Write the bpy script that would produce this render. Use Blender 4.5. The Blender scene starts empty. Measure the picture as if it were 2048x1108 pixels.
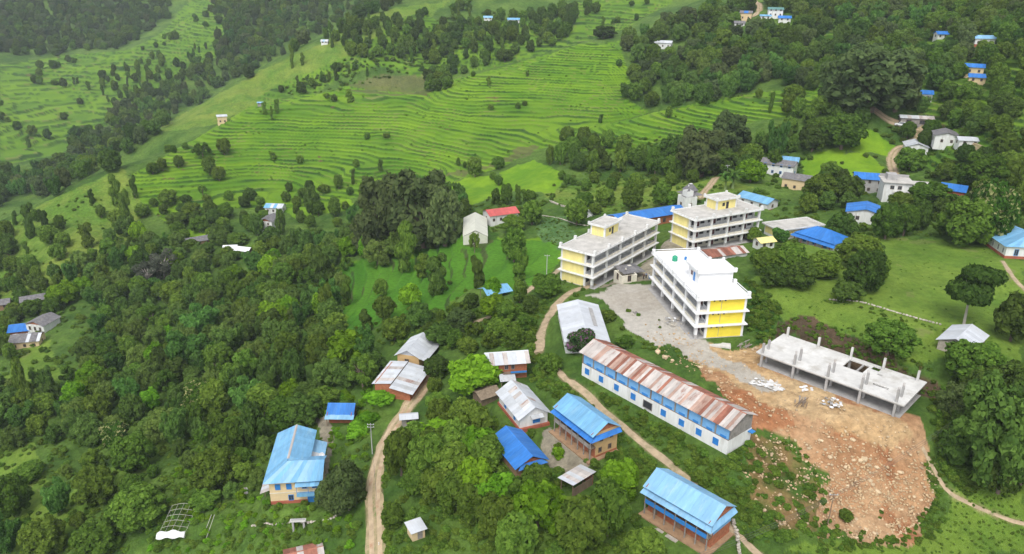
import bpy, bmesh, math, random
import numpy as np
from mathutils import Vector, Matrix
random.seed(7); RNG = np.random.default_rng(7)
R = math.radians
scene = bpy.context.scene
COL = scene.collection

# ------------------------------------------------------------------ camera
CAM_Z, PITCH, ROLL, HFOV = 73.0, R(22.0), R(0.8), R(68.0)
FPX = 1024 / math.tan(HFOV / 2)            # focal length in pixels of the 2048 wide photograph
cam_data = bpy.data.cameras.new('camera')
cam = bpy.data.objects.new('camera', cam_data); COL.objects.link(cam)
cam_data.sensor_width = 36; cam_data.lens = 18 / math.tan(HFOV / 2)
cam_data.clip_start = 1; cam_data.clip_end = 20000
_F = Vector((0, math.cos(PITCH), -math.sin(PITCH))); _U = Vector((0, math.sin(PITCH), math.cos(PITCH))); _X = Vector((1, 0, 0))
CR = _X * math.cos(ROLL) + _U * math.sin(ROLL); CU = _U * math.cos(ROLL) - _X * math.sin(ROLL)
m = Matrix((CR, CU, -_F)).transposed().to_4x4(); m.translation = (0, 0, CAM_Z)
cam.matrix_world = m
scene.camera = cam

# ------------------------------------------------------------------ sky, sun, exposure
SUN_EL, SUN_AZ = R(55), R(-165)            # soft sun behind thin cloud, from behind the camera's left shoulder
world = bpy.data.worlds.new('World'); scene.world = world; world.use_nodes = True
wn = world.node_tree.nodes; wl = world.node_tree.links
sky = wn.new('ShaderNodeTexSky'); sky.sky_type = 'NISHITA'; sky.sun_disc = False
sky.sun_elevation = SUN_EL; sky.sun_rotation = SUN_AZ; sky.altitude = 1200; sky.air_density = 1.0; sky.dust_density = 5.0; sky.ozone_density = 1.0
hs = wn.new('ShaderNodeHueSaturation'); hs.inputs['Saturation'].default_value = 0.25   # thin white cloud over the whole sky
wl.new(sky.outputs[0], hs.inputs['Color']); wl.new(hs.outputs[0], wn['Background'].inputs[0])
wn['Background'].inputs[1].default_value = 0.15
sun_d = bpy.data.lights.new('sun', 'SUN'); sun_d.energy = 1.05; sun_d.angle = R(26); sun_d.color = (1, .97, .92)
sun = bpy.data.objects.new('sun', sun_d); COL.objects.link(sun)
_sd = Vector((math.sin(SUN_AZ) * math.cos(SUN_EL), math.cos(SUN_AZ) * math.cos(SUN_EL), math.sin(SUN_EL)))
sun.rotation_euler = (-_sd).to_track_quat('-Z', 'Y').to_euler()
scene.view_settings.view_transform = 'Standard'; scene.view_settings.look = 'None'
scene.view_settings.exposure = 0.98; scene.view_settings.gamma = 1
scene.render.engine = 'CYCLES'
scene.cycles.use_denoising = True
scene.cycles.max_bounces = 5; scene.cycles.diffuse_bounces = 3; scene.cycles.glossy_bounces = 2
scene.cycles.transmission_bounces = 3; scene.cycles.transparent_max_bounces = 6; scene.cycles.volume_bounces = 0
scene.cycles.caustics_reflective = False; scene.cycles.caustics_refractive = False

# ------------------------------------------------------------------ pixel <-> world
def dirs(u, v):
    x = (np.asarray(u, float) - 1024) / FPX; y = (554 - np.asarray(v, float)) / FPX
    return tuple(x * CR[k] + y * CU[k] + _F[k] for k in range(3))
def project(x, y, z):
    dz = z - CAM_Z
    d = y * _F[1] + dz * _F[2] + x * _F[0]
    a = x * CR[0] + y * CR[1] + dz * CR[2]; b = x * CU[0] + y * CU[1] + dz * CU[2]
    d = np.where(d < 1, 1, d)
    return 1024 + FPX * a / d, 554 - FPX * b / d
def G(u, v, z):
    dx, dy, dz = dirs(u, v); t = (z - CAM_Z) / dz
    return Vector((float(dx * t), float(dy * t), float(z)))
def at_range(u, v, r):
    dx, dy, dz = dirs(u, v); t = r / math.hypot(dx, dy)
    return float(dx * t), float(dy * t), float(CAM_Z + dz * t)

# ------------------------------------------------------------------ numpy noise
_tab = RNG.random((512, 512))
def vnoise(x, y):
    xi = np.floor(x).astype(int); yi = np.floor(y).astype(int); fx = x - xi; fy = y - yi
    fx = fx * fx * (3 - 2 * fx); fy = fy * fy * (3 - 2 * fy)
    a = _tab[xi & 511, yi & 511]; b = _tab[(xi + 1) & 511, yi & 511]; c = _tab[xi & 511, (yi + 1) & 511]; d = _tab[(xi + 1) & 511, (yi + 1) & 511]
    return (a + (b - a) * fx) * (1 - fy) + (c + (d - c) * fx) * fy - .5
def fbm(x, y, o=4):
    s = 0; a = 1.0
    for i in range(o): s = s + a * vnoise(x * 2 ** i + 17.3 * i, y * 2 ** i - 9.1 * i); a *= .5
    return s
def inpoly(u, v, poly):
    u = np.asarray(u, float); v = np.asarray(v, float); P = np.array(poly, float)
    res = np.zeros(u.shape, bool)
    bb = (u >= P[:, 0].min()) & (u <= P[:, 0].max()) & (v >= P[:, 1].min()) & (v <= P[:, 1].max())
    if not bb.any(): return res
    uu = u[bb]; vv = v[bb]; r = np.zeros(uu.shape, bool); j = len(P) - 1
    for i in range(len(P)):
        x1, y1 = P[i]; x2, y2 = P[j]
        if y1 != y2: r ^= ((y1 > vv) != (y2 > vv)) & (uu < (x2 - x1) * (vv - y1) / (y2 - y1) + x1)
        j = i
    res[bb] = r
    return res

# ------------------------------------------------------------------ materials
MATS = {}
def nodes_of(name):
    m = bpy.data.materials.new(name); m.use_nodes = True; MATS[name] = m
    nt = m.node_tree; return m, nt, nt.nodes, nt.links, nt.nodes['Principled BSDF']
def mat(name, col, rough=.8, var=.25, scale=1.5, bump=.0, bscale=12., col2=None, metal=0., spec=.3, streak=None, obj=0.0):
    """painted / earthy surface: base colour broken up by two noises, optional second colour as stains"""
    m, nt, n, l, b = nodes_of(name)
    tc = n.new('ShaderNodeTexCoord')
    mp = n.new('ShaderNodeMapping'); l.new(tc.outputs['Object'], mp.inputs[0])
    if streak: mp.inputs['Scale'].default_value = streak
    n1 = n.new('ShaderNodeTexNoise'); n1.inputs['Scale'].default_value = scale; n1.inputs['Detail'].default_value = 6; n1.inputs['Roughness'].default_value = .65
    l.new(mp.outputs[0], n1.inputs['Vector'])
    c1 = n.new('ShaderNodeMix'); c1.data_type = 'RGBA'; c1.inputs[6].default_value = (*[max(0, x * (1 - var)) for x in col], 1); c1.inputs[7].default_value = (*[min(1, x * (1 + var)) for x in col], 1)
    mr = n.new('ShaderNodeMapRange'); mr.inputs[1].default_value = .3; mr.inputs[2].default_value = .7; l.new(n1.outputs['Fac'], mr.inputs[0]); l.new(mr.outputs[0], c1.inputs[0])
    out = c1.outputs[2]
    if col2:
        n2 = n.new('ShaderNodeTexNoise'); n2.inputs['Scale'].default_value = scale * .6; n2.inputs['Detail'].default_value = 8; n2.inputs['Roughness'].default_value = .7
        l.new(mp.outputs[0], n2.inputs['Vector'])
        m2 = n.new('ShaderNodeMapRange'); m2.inputs[1].default_value = .52; m2.inputs[2].default_value = .68; l.new(n2.outputs['Fac'], m2.inputs[0])
        c2 = n.new('ShaderNodeMix'); c2.data_type = 'RGBA'; l.new(m2.outputs[0], c2.inputs[0]); l.new(out, c2.inputs[6]); c2.inputs[7].default_value = (*col2, 1)
        out = c2.outputs[2]
    if obj:
        oi = n.new('ShaderNodeObjectInfo'); mo = n.new('ShaderNodeMapRange'); mo.inputs[3].default_value = 1 - obj; mo.inputs[4].default_value = 1 + obj
        l.new(oi.outputs['Random'], mo.inputs[0]); mm = n.new('ShaderNodeVectorMath'); mm.operation = 'SCALE'; l.new(out, mm.inputs[0]); l.new(mo.outputs[0], mm.inputs['Scale']); out = mm.outputs[0]
    l.new(out, b.inputs['Base Color']); b.inputs['Roughness'].default_value = rough; b.inputs['Metallic'].default_value = metal; b.inputs['Specular IOR Level'].default_value = spec
    if bump:
        n3 = n.new('ShaderNodeTexNoise'); n3.inputs['Scale'].default_value = bscale; n3.inputs['Detail'].default_value = 5
        l.new(tc.outputs['Object'], n3.inputs['Vector'])
        bp = n.new('ShaderNodeBump'); bp.inputs['Strength'].default_value = 1; bp.inputs['Distance'].default_value = bump; l.new(n3.outputs['Fac'], bp.inputs['Height']); l.new(bp.outputs[0], b.inputs['Normal'])
    return m

# ------------------------------------------------------------------ object helpers
def tag(o, label=None, cat=None, group=None, kind=None):
    if label: o['label'] = label
    if cat: o['category'] = cat
    if group: o['group'] = group
    if kind: o['kind'] = kind
    return o
def empty(name, loc, rz=0, label=None, cat=None, group=None):
    o = bpy.data.objects.new(name, None); COL.objects.link(o); o.location = loc; o.rotation_euler = (0, 0, rz); o.empty_display_size = .5
    return tag(o, label, cat, group)
def mesh_obj(name, me, parent=None, loc=None, rot=None, scale=None):
    o = bpy.data.objects.new(name, me); COL.objects.link(o)
    if parent: o.parent = parent
    if loc is not None: o.location = loc
    if rot is not None: o.rotation_euler = rot
    if scale is not None: o.scale = scale
    return o
def np_mesh(name, verts, faces, mats=None, smooth=False, fmat=None):
    me = bpy.data.meshes.new(name)
    verts = np.asarray(verts, np.float32); faces = np.asarray(faces, np.int32)
    k = faces.shape[1]
    me.vertices.add(len(verts)); me.vertices.foreach_set('co', verts.ravel())
    me.loops.add(faces.size); me.loops.foreach_set('vertex_index', faces.ravel())
    me.polygons.add(len(faces)); me.polygons.foreach_set('loop_start', np.arange(0, faces.size, k, dtype=np.int32))
    if smooth: me.polygons.foreach_set('use_smooth', np.ones(len(faces), bool))
    for mm in (mats or []): me.materials.append(mm)
    if fmat is not None: me.polygons.foreach_set('material_index', np.asarray(fmat, np.int32))
    me.update(calc_edges=True); me.validate()
    return me
class MB:
    """collects boxes / prisms / tubes and builds ONE mesh object"""
    def __init__(s): s.v = []; s.f = []
    def box(s, x0, y0, z0, x1, y1, z1):
        i = len(s.v); s.v += [(x, y, z) for z in (z0, z1) for x, y in ((x0, y0), (x1, y0), (x1, y1), (x0, y1))]
        s.f += [[i, i + 3, i + 2, i + 1], [i + 4, i + 5, i + 6, i + 7], [i, i + 1, i + 5, i + 4], [i + 1, i + 2, i + 6, i + 5], [i + 2, i + 3, i + 7, i + 6], [i + 3, i, i + 4, i + 7]]
        return s
    def hexa(s, a, b):
        """two quads (bottom / top, both counter-clockwise seen from above) joined into a solid"""
        i = len(s.v); s.v += [tuple(p) for p in a] + [tuple(p) for p in b]; n = len(a)
        s.f += [list(range(i + n - 1, i - 1, -1)), list(range(i + n, i + 2 * n))] + [[i + k, i + (k + 1) % n, i + n + (k + 1) % n, i + n + k] for k in range(n)]
        return s
    def tube(s, pts, rad, n=6):
        rads = rad if isinstance(rad, (list, tuple)) else [rad] * len(pts); base = len(s.v); P = [Vector(p) for p in pts]
        for k, p in enumerate(P):
            d = (P[min(k + 1, len(P) - 1)] - P[max(k - 1, 0)]).normalized()
            a = d.cross(Vector((0, 0, 1)) if abs(d.z) < .9 else Vector((1, 0, 0))).normalized(); b = d.cross(a)
            for q in range(n):
                t = 2 * math.pi * q / n; s.v.append(tuple(p + (a * math.cos(t) + b * math.sin(t)) * rads[k]))
        for k in range(len(P) - 1):
            for q in range(n):
                i = base + k * n + q; j = base + k * n + (q + 1) % n; s.f.append([i, j, j + n, i + n])
        s.f.append([base + q for q in range(n)][::-1] if False else [base + q for q in range(n)]); e = base + (len(P) - 1) * n; s.f.append([e + q for q in range(n)][::-1])
        return s
    def build(s, name, m, parent=None, loc=None, rot=None, smooth=False):
        me = bpy.data.meshes.new(name); me.from_pydata(s.v, [], s.f); me.materials.append(MATS[m] if isinstance(m, str) else m)
        if smooth:
            for p in me.polygons: p.use_smooth = True
        me.validate(); me.update()
        return mesh_obj(name, me, parent, loc, rot)
# ------------------------------------------------------------------ terrain: control points seen in the photograph
# (u, v, z): ground height known;  far ones (u, v, r): horizontal distance known
PZ = [(1388,677,0),(1305,577,0),(1480,671,0),(1250,640,-.5),(1200,580,-1),(1182,564,-3),(1125,560,-4),(1300,520,-1),(1345,500,1),(1510,490,2),(1600,470,3),
(1550,720,0),(1797,838,-.3),(1660,775,-.2),(1620,600,4.5),(1700,650,4.5),(1800,710,4.2),(1900,600,6),(1800,540,6),(1950,530,7),(2040,640,6),(1920,690,5),(1565,590,5),
(1960,760,3),(2000,850,-2),(1920,830,0),(1875,800,0),(1700,850,-.8),(1600,820,-.5),(1790,872,-2),(1700,950,-6.6),(1700,1060,-11),(1850,1000,-9.6),(1600,960,-6.8),(1545,900,-4),
(1163,752,-2.5),(1450,914,-2.5),(1490,880,-2.2),(1120,740,-3.6),(1200,810,-4.8),(1300,900,-5.6),(1400,980,-6.7),(1480,1060,-8),(1560,1108,-9.5),(1290,1030,-7.8),(1440,1108,-8.6),(1350,1060,-8),
(1250,950,-7.8),(1160,900,-7),(1050,860,-8.3),(1000,800,-9),(1020,760,-7.6),(1070,690,-4.6),(1090,650,-4),(1150,660,-2.5),(1100,1000,-10),(1000,1060,-13),(850,1060,-17.3),(850,900,-14),
(900,800,-11.5),(750,1000,-20),(740,1090,-22),(770,900,-17.5),(850,780,-14.2),(880,720,-11.8),(800,780,-15.6),(830,720,-14.6),(600,1000,-24),(650,870,-23),(560,880,-28),(450,1000,-31),
(350,1060,-33),(250,1000,-37),(100,1050,-42),(20,1100,-44),(20,950,-46),(200,850,-44),(400,850,-37),(300,750,-46),(100,800,-50),(0,750,-54),(100,690,-52),(70,640,-54),(100,590,-53),(0,610,-57),
(350,650,-48),(500,720,-37),(500,600,-40),(620,680,-30),(700,640,-25),(800,620,-18),(900,620,-13),(980,600,-9),(1050,600,-6),(1100,560,-4.5),(700,560,-29),(850,540,-18),(980,520,-11),
(1080,480,-8),(965,490,-12),(1060,430,-11),(850,430,-22),(700,440,-32),(540,450,-37),(600,520,-35),(470,500,-40),(350,560,-47),(200,540,-48),(100,480,-43),(0,540,-54),
(1300,440,-3),(1180,430,-7),(1240,380,-7),(1400,400,0),(1300,340,-5),(1400,360,-1),(1480,370,1),(1600,390,3),(1600,330,4),(1700,330,6),(1800,300,9),(1850,350,8),(1750,400,6),(1950,420,9),(2030,400,11),
(1700,450,5),(1850,460,7),(1100,380,-11),(1050,350,-13),(900,350,-20),(700,380,-28),(500,400,-34),(300,420,-37),(1150,350,-9),
# beyond the frame's bottom and sides
(1850,900,-3.2),(1882,950,-6.5),(1915,990,-8.5),(1024,1300,-18),(600,1300,-32),(200,1300,-44),(-300,1100,-60),(-400,800,-75),(1500,1300,-14),(2000,1300,-14),(2300,1000,-4),(2400,700,9),(2040,1050,-11),(1950,980,-8),(1850,1090,-12),(1024,1700,-26),(1600,1700,-24),(300,1700,-36)]
PR = [(245,335,440),(100,400,440),(0,442,430),(400,270,460),(500,215,485),(640,190,500),(700,175,505),(850,178,500),(1000,140,480),(1130,100,500),(1232,84,510),(1150,260,378),(1290,230,388),(1420,202,400),
(1500,190,410),(1640,180,390),(1328,100,500),(1700,220,350),(1700,100,450),(2000,100,400),(1960,250,330),(1500,30,520),(1700,10,560),(2040,10,500),(1850,60,480),(1250,180,445),(1420,150,440),(1550,130,440),(2030,220,330),
(800,260,425),(1000,240,410),(600,280,440),(1100,200,440),(450,330,425),
# ridge B and what lies behind crest A
(300,265,560),(430,190,620),(520,140,640),(600,100,660),(700,50,720),(810,5,780),(700,130,590),(850,100,600),(950,60,640),(1100,30,660),(1000,115,570),(600,170,590),(1230,40,640),(1330,15,680),(1200,-30,800),(1500,-40,680),(1850,-40,650),
# far valley
(250,230,850),(400,120,930),(450,60,1000),(550,50,1010),(650,15,1010),(100,200,900),(100,290,760),(0,370,660),(130,260,800),(60,120,1080),(60,30,1300),(300,60,1180),(400,20,1150),(500,-30,1200),(0,-50,1550),(300,-60,1500),(700,-60,1250),
(-300,300,760),(-300,100,1100),(2400,300,330),(2400,50,500)]
# hidden ground behind the crests: (u, v, r, drop below the sight line)
PH = [(245,335,500,10),(100,400,500,10),(0,442,490,10),(400,270,510,5),(500,215,530,5),(700,175,545,6),(1000,140,525,9),(1130,102,535,8),(850,178,540,8),
(300,265,640,16),(430,190,700,18),(520,140,730,20),(600,100,760,22),(700,50,820,20),(810,5,860,18),(1290,228,425,4),(1420,202,425,3)]
pts = []
for u, v, z in PZ: p = G(u, v, z); pts.append((p.x, p.y, z))
for u, v, r in PR: pts.append(at_range(u, v, r))
for u, v, r, d in PH: x, y, z = at_range(u, v, r); pts.append((x, y, z - d))
for a in range(-80, 81, 20):                         # under the camera and far off
    for r, z in ((25, -24), (3000, 60), (7000, 150)): pts.append((r * math.sin(R(a)), r * math.cos(R(a)), z + (18 if a > 30 and r < 100 else 0)))
pts = np.array(pts)
def warp(x, y):
    r = np.hypot(x, y); return np.stack([np.arctan2(x, y) * 1.0, np.log(np.maximum(r, 5)) * 1.0], -1)
_C = warp(pts[:, 0], pts[:, 1])
def _phi(d2): return d2 * np.log(d2 + 1e-9) * .5
_n = len(_C); _A = np.zeros((_n + 3, _n + 3)); _A[:_n, :_n] = _phi(((_C[:, None] - _C[None]) ** 2).sum(-1)) + np.eye(_n) * 2e-4
_A[:_n, _n] = 1; _A[:_n, _n + 1:] = _C; _A[_n:, :_n] = _A[:_n, _n:].T
_w = np.linalg.solve(_A, np.r_[pts[:, 2], 0, 0, 0])
def macro(x, y):
    W = warp(np.ravel(x), np.ravel(y)); o = np.empty(len(W))
    for i in range(0, len(W), 20000):
        w = W[i:i + 20000]; o[i:i + 20000] = _phi(((w[:, None] - _C[None]) ** 2).sum(-1)) @ _w[:_n] + _w[_n] + w @ _w[_n + 1:]
    return o.reshape(np.shape(x))

# polar grid round the point under the camera; finer where the terraces are
AZ = np.r_[-80:-50:2.0, -50:-46:.5, -46:46:.105, 46:50:.5, 50:80.1:2.0] * math.pi / 180
_r = [14.0]
while _r[-1] < 9000:
    r = _r[-1]; k = .05 if r < 38 else .0052 if r < 200 else .0027 if r < 320 else .0014 if r < 520 else .0022 if r < 560 else .0042 if r < 1150 else .006 if r < 1400 else .05
    _r.append(r * (1 + k))
RR = np.array(_r)
GX = RR[:, None] * np.sin(AZ)[None]; GY = RR[:, None] * np.cos(AZ)[None]
_ca = np.linspace(-80, 80, 241) * math.pi / 180; _cr = np.exp(np.linspace(math.log(13.9), math.log(9500), 420))     # coarse grid for the spline
_cz = macro(_cr[:, None] * np.sin(_ca)[None], _cr[:, None] * np.cos(_ca)[None])
def macro_fast(x, y):
    a = (np.arctan2(x, y) - _ca[0]) / (_ca[1] - _ca[0]); b = (np.log(np.hypot(x, y)) - math.log(13.9)) / (math.log(9500 / 13.9) / 419)
    a = np.clip(a, 0, 239.999); b = np.clip(b, 0, 418.999); i = a.astype(int); j = b.astype(int); fa = a - i; fb = b - j
    return (_cz[j, i] * (1 - fa) + _cz[j, i + 1] * fa) * (1 - fb) + (_cz[j + 1, i] * (1 - fa) + _cz[j + 1, i + 1] * fa) * fb
GZ = macro_fast(GX, GY)
GZ += fbm(GX / 38, GY / 38, 3) * np.clip((RR[:, None] - 90) / 250, 0, 1) * 5.0
GU, GV = project(GX, GY, GZ)
# ------------------------------------------------------------------ building plots: front-left corner (x, y), heading of the front, length, depth, ground level
PLOT = {}
RAISE = {'H1': -7.8, 'H2': -6.6, 'H3': -7.4, 'H4': -8.4, 'H5': -7.4, 'H6': -7.8, 'H9': -14.6, 'H10': -15.2, 'H11': -18.0, 'H7': -24.0, 'H8': -23.4}
def plot(key, x, y, ang, L, W, z, pad=3.0):
    k = (CAM_Z - RAISE.get(key, z)) / (CAM_Z - z); PLOT[key] = (x * k, y * k, R(ang), L * k, W * k, RAISE.get(key, z), pad)      # measured at one level, standing on another
plot('H1', 22.4, 103.1, -46.5, 12.6, 6.6, -11.0); plot('H2', 8.5, 126.4, -56.5, 11.6, 6.4, -10.5); plot('H3', -2.3, 136.8, -66, 10.5, 6.0, -11.0, 2)
plot('H4', -3.6, 122.6, -63, 10.5, 6.6, -12.3, 2); plot('H5', -5.0, 145.5, 10, 9.0, 4.6, -10.3, 2); plot('H6', 8.8, 110.0, -47, 3.2, 5.5, -11.6, 2)
plot('H7', -46.7, 121.4, 7, 9.9, 17.0, -25.0); plot('H8', -42.0, 148.6, 0, 6.0, 5.5, -24.3, 2); plot('H9', -27.6, 163.8, -15.5, 5.6, 9.3, -17.0, 2)
plot('H10', -31.6, 150.4, -13, 9.8, 12.0, -17.6, 2); plot('H11', -16.9, 106.3, 30, 2.6, 2.6, -20.6, 2); plot('H12', 11.6, 143.5, 2, 9.0, 18.6, -2.3, 2)
plot('LGB', 14.3, 134.6, -50.0, 34.8, 6.8, -2.5, 1.6); plot('WB', 34.9, 174.4, -80.5, 28.0, 10.8, 0, 3); plot('LB', 20.6, 181.0, 53, 35.0, 9.7, -3.0, 5)
plot('BB', 50.2, 199.4, 28, 24.0, 9.5, .8, 4); plot('SLAB', 49.0, 135.3, -44.3, 28.3, 11.8, 0, 3.5); plot('GH', -16.6, 241.5, 3, 8.2, 20.5, -12.4, 3)
plot('H14', 52.6, 189.5, 22, 12.2, 5.6, .3, 2); plot('H15', 33.2, 221.6, 28, 25.0, 7.0, -.8, 2); plot('H17', 75.9, 248.0, -52, 11.5, 6.0, .6, 2); plot('H18', 76.4, 206.5, 21, 15.0, 6.6, 2.0, 2)
plot('H19', 81.0, 206.0, -55, 12.0, 8.0, 2.0, 2); plot('H24', 126.4, 193.5, -96, 11.5, 12, 6.5, 3); plot('H25', 84.2, 134.4, -45, 6.0, 9.0, 4.6, 2)
PZ += [(1240,550,-1.2),(1140,610,-2)]

def plot_local(key, x, y):
    X, Y, a, L, W, z, pad = PLOT[key]; c, s = math.cos(a), math.sin(a)
    lx = (x - X) * c + (y - Y) * s; ly = -(x - X) * s + (y - Y) * c
    return lx, ly, np.hypot(np.maximum(0, np.maximum(-lx, lx - L)), np.maximum(0, np.maximum(-ly, ly - W)))
def apply_pads(X, Y, Z):
    for k, (x, y, a, L, W, z, pad) in PLOT.items():
        bb = (np.hypot(X - x, Y - y) < L + W + pad + 6)
        _, _, d = plot_local(k, X[bb], Y[bb])
        w = np.clip(1 - (d - .8) / pad, 0, 1); w = w * w * (3 - 2 * w)
        Z[bb] = Z[bb] * (1 - w) + z * w
    return Z

# ------------------------------------------------------------------ land cover outlined in the photograph
TER_MAIN = [(262,348),(330,312),(400,272),(500,213),(640,186),(700,172),(840,176),(1000,138),(1130,97),(1238,80),(1245,110),(1262,165),(1250,195),(1300,222),(1170,255),(1110,290),(1060,302),(1000,335),(900,362),(850,380),(720,392),(600,412),(450,418),(330,442),(285,410)]
TER_D = [(1120,285),(1150,260),(1290,228),(1420,200),(1480,188),(1640,172),(1690,200),(1570,232),(1430,255),(1330,278),(1250,305),(1160,300)]
TER_FAR = [(0,130),(120,112),(260,100),(330,60),(380,0),(450,0),(450,100),(400,130),(345,190),(300,235),(235,240),(200,300),(140,300),(0,330)]
TER_BACK = [(620,190),(690,150),(760,130),(860,160),(1000,132),(1120,96),(1240,60),(1350,0),(1180,0),(1000,40),(900,70),(850,20),(800,40),(700,110),(560,170),(500,205)]
TER_TOP = [(1500,60),(1700,20),(2048,0),(2048,420),(1850,330),(1800,200),(1600,100)]
PADDY_FLAT = [[(1000,345),(1065,318),(1125,345),(1110,388),(1010,380)],[(1600,325),(1640,305),(1730,305),(1775,340),(1760,355),(1610,355)],[(1705,262),(1745,262),(1795,295),(1780,312),(1690,300)],
 [(680,525),(820,505),(960,560),(880,620),(690,660)],[(830,478),(940,470),(1040,480),(1110,470),(1130,505),(1100,545),(1040,590),(950,575),(880,585),(830,520)],[(330,470),(420,445),(420,480),(340,500)],[(1660,300),(1700,290),(1690,305),(1660,312)],[(855,385),(940,352),(1010,352),(1015,388),(930,415),(870,405)],[(560,420),(700,395),(720,415),(600,440)]]
BROWN_TER = [[(690,172),(760,150),(900,152),(860,180),(760,185)],[(990,322),(1040,294),(1080,290),(1062,308),(910,350),(870,354)]]
YELLOW_SLOPE = [[(0,450),(100,400),(245,338),(290,420),(250,500),(160,560),(0,600)],[(300,268),(430,192),(520,142),(640,90),(760,20),(900,0),(830,60),(700,130),(560,200),(420,250)],[(1080,385),(1230,358),(1430,360),(1500,375),(1350,410),(1150,430)]]
LAWN = [[(1500,560),(1560,480),(1760,470),(1960,490),(2048,520),(2048,740),(1900,720),(1800,725),(1700,670),(1560,640)],[(1560,1108),(1620,1085),(1870,1060),(1900,980),(2048,900),(2048,1108)],[(0,900),(60,880),(120,1000),(330,860),(420,800),(440,820),(300,930),(100,1108),(0,1108)],[(30,700),(100,680),(130,760),(60,820),(0,800)]]
EARTH = [[(1395,735),(1440,715),(1520,725),(1600,770),(1700,815),(1815,850),(1840,900),(1880,960),(1860,1020),(1800,1085),(1700,1075),(1640,1060),(1640,960),(1570,890),(1500,870),(1470,820)]]
TAN = [[(1300,640),(1390,690),(1500,700),(1530,740),(1640,790),(1800,850),(1830,890),(1750,890),(1600,830),(1500,790),(1400,730),(1290,670)],[(1450,700),(1530,690),(1560,720),(1500,735)]]
GRAVEL = [[(1180,590),(1240,570),(1312,572),(1350,628),(1402,688),(1500,745),(1560,770),(1530,785),(1420,735),(1290,680),(1245,655),(1220,610)]]
BANK = [[(1548,692),(1560,650),(1600,632),(1660,655),(1720,683),(1800,724),(1868,765),(1880,800),(1855,795),(1700,718),(1575,670)]]
COURT = [[(1090,850),(1190,920),(1150,960),(1080,920),(1075,870)],[(1330,480),(1360,440),(1420,500),(1330,560),(1190,575),(1270,530)],[(635,830),(665,850),(650,950),(640,930)]]
ROCKY = [[(1500,870),(1570,890),(1645,965),(1640,1060),(1560,1070),(1510,1000),(1480,930)]]
DARKWEED = [[(870,480),(930,400),(1000,480)],[(1560,640),(1500,560),(1490,640),(1530,700)]]
VEG_GARDEN = [[(1065,440),(1130,430),(1150,470),(1125,500),(1075,470)]]

GZ = apply_pads(GX, GY, GZ)
# jittered outlines so that nothing has a ruled edge
_s = np.clip(140 / RR, .25, 1.3)[:, None]
JU = GU + fbm(GX / 5, GY / 5, 4) * 26 * _s; JV = GV + fbm(GX / 5 + 50, GY / 5 + 31, 4) * 16 * _s
def m_(polys, j=True):
    o = np.zeros(GX.shape, bool)
    for p in (polys if isinstance(polys[0], list) else [polys]): o |= inpoly(JU if j else GU, JV if j else GV, p)
    return o
# terraces: the smooth slope cut into level treads and steep risers
def soft(mask, it=3):
    f = mask.astype(np.float32)
    for _ in range(it): f[1:-1, 1:-1] = (f[:-2, 1:-1] + f[2:, 1:-1] + f[1:-1, :-2] + f[1:-1, 2:] + 2 * f[1:-1, 1:-1]) / 6
    return f
riser = np.zeros(GX.shape, np.float32); cell = np.zeros(GX.shape, np.float32); tmask = np.zeros(GX.shape, np.float32); lip = np.zeros(GX.shape, np.float32)
for poly, step, cellsize, wig in ((TER_MAIN, 1.22, 46., 4.2), (TER_D, 1.15, 36., 2.8), (TER_FAR, 2.7, 90., 3.0), (TER_BACK, 2.0, 50., 2.8), (TER_TOP, 1.8, 44, 2.4), (PADDY_FLAT[3], 2.0, 22., 1.4), (PADDY_FLAT[4], 1.8, 26., 1.4)):
    mk = inpoly(GU, GV, poly); mf = soft(mk, 4); sel = mf > .01
    x = GX[sel]; y = GY[sel]; z0 = GZ[sel]
    z = z0 + fbm(x / 34, y / 34, 2) * wig + fbm(x / 9, y / 9, 2) * .28 * min(1, wig / 2)            # natural wobble of the contour lines
    q = z / step + 1.7 * vnoise(x / 55 + 9, y / 55)
    lev = np.floor(q); fr = q - lev
    w0 = .78 + .12 * vnoise(x / 20 + lev * 7, y / 20)
    up = np.clip((fr - w0) / (1 - w0), 0, 1)
    zt = (q - fr + up + .03 * fr) * step - 1.7 * vnoise(x / 55 + 9, y / 55) * step
    k = mf[sel]
    GZ[sel] = z0 * (1 - k) + zt * k
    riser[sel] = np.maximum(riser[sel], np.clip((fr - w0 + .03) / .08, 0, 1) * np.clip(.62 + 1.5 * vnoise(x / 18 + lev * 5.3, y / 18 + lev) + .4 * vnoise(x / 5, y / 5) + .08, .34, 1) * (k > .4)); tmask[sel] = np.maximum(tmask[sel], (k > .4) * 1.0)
    lip[sel] = np.maximum(lip[sel], ((fr < .09) & (k > .4)) * 1.0)
    h = np.sin(lev * 12.9898 + np.floor((x * .8 + y * .25) / cellsize + 3 * vnoise(x / 30, y / 30) + lev * .37) * 78.233) * 43758.5453
    cell[sel] = (h - np.floor(h))
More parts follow.
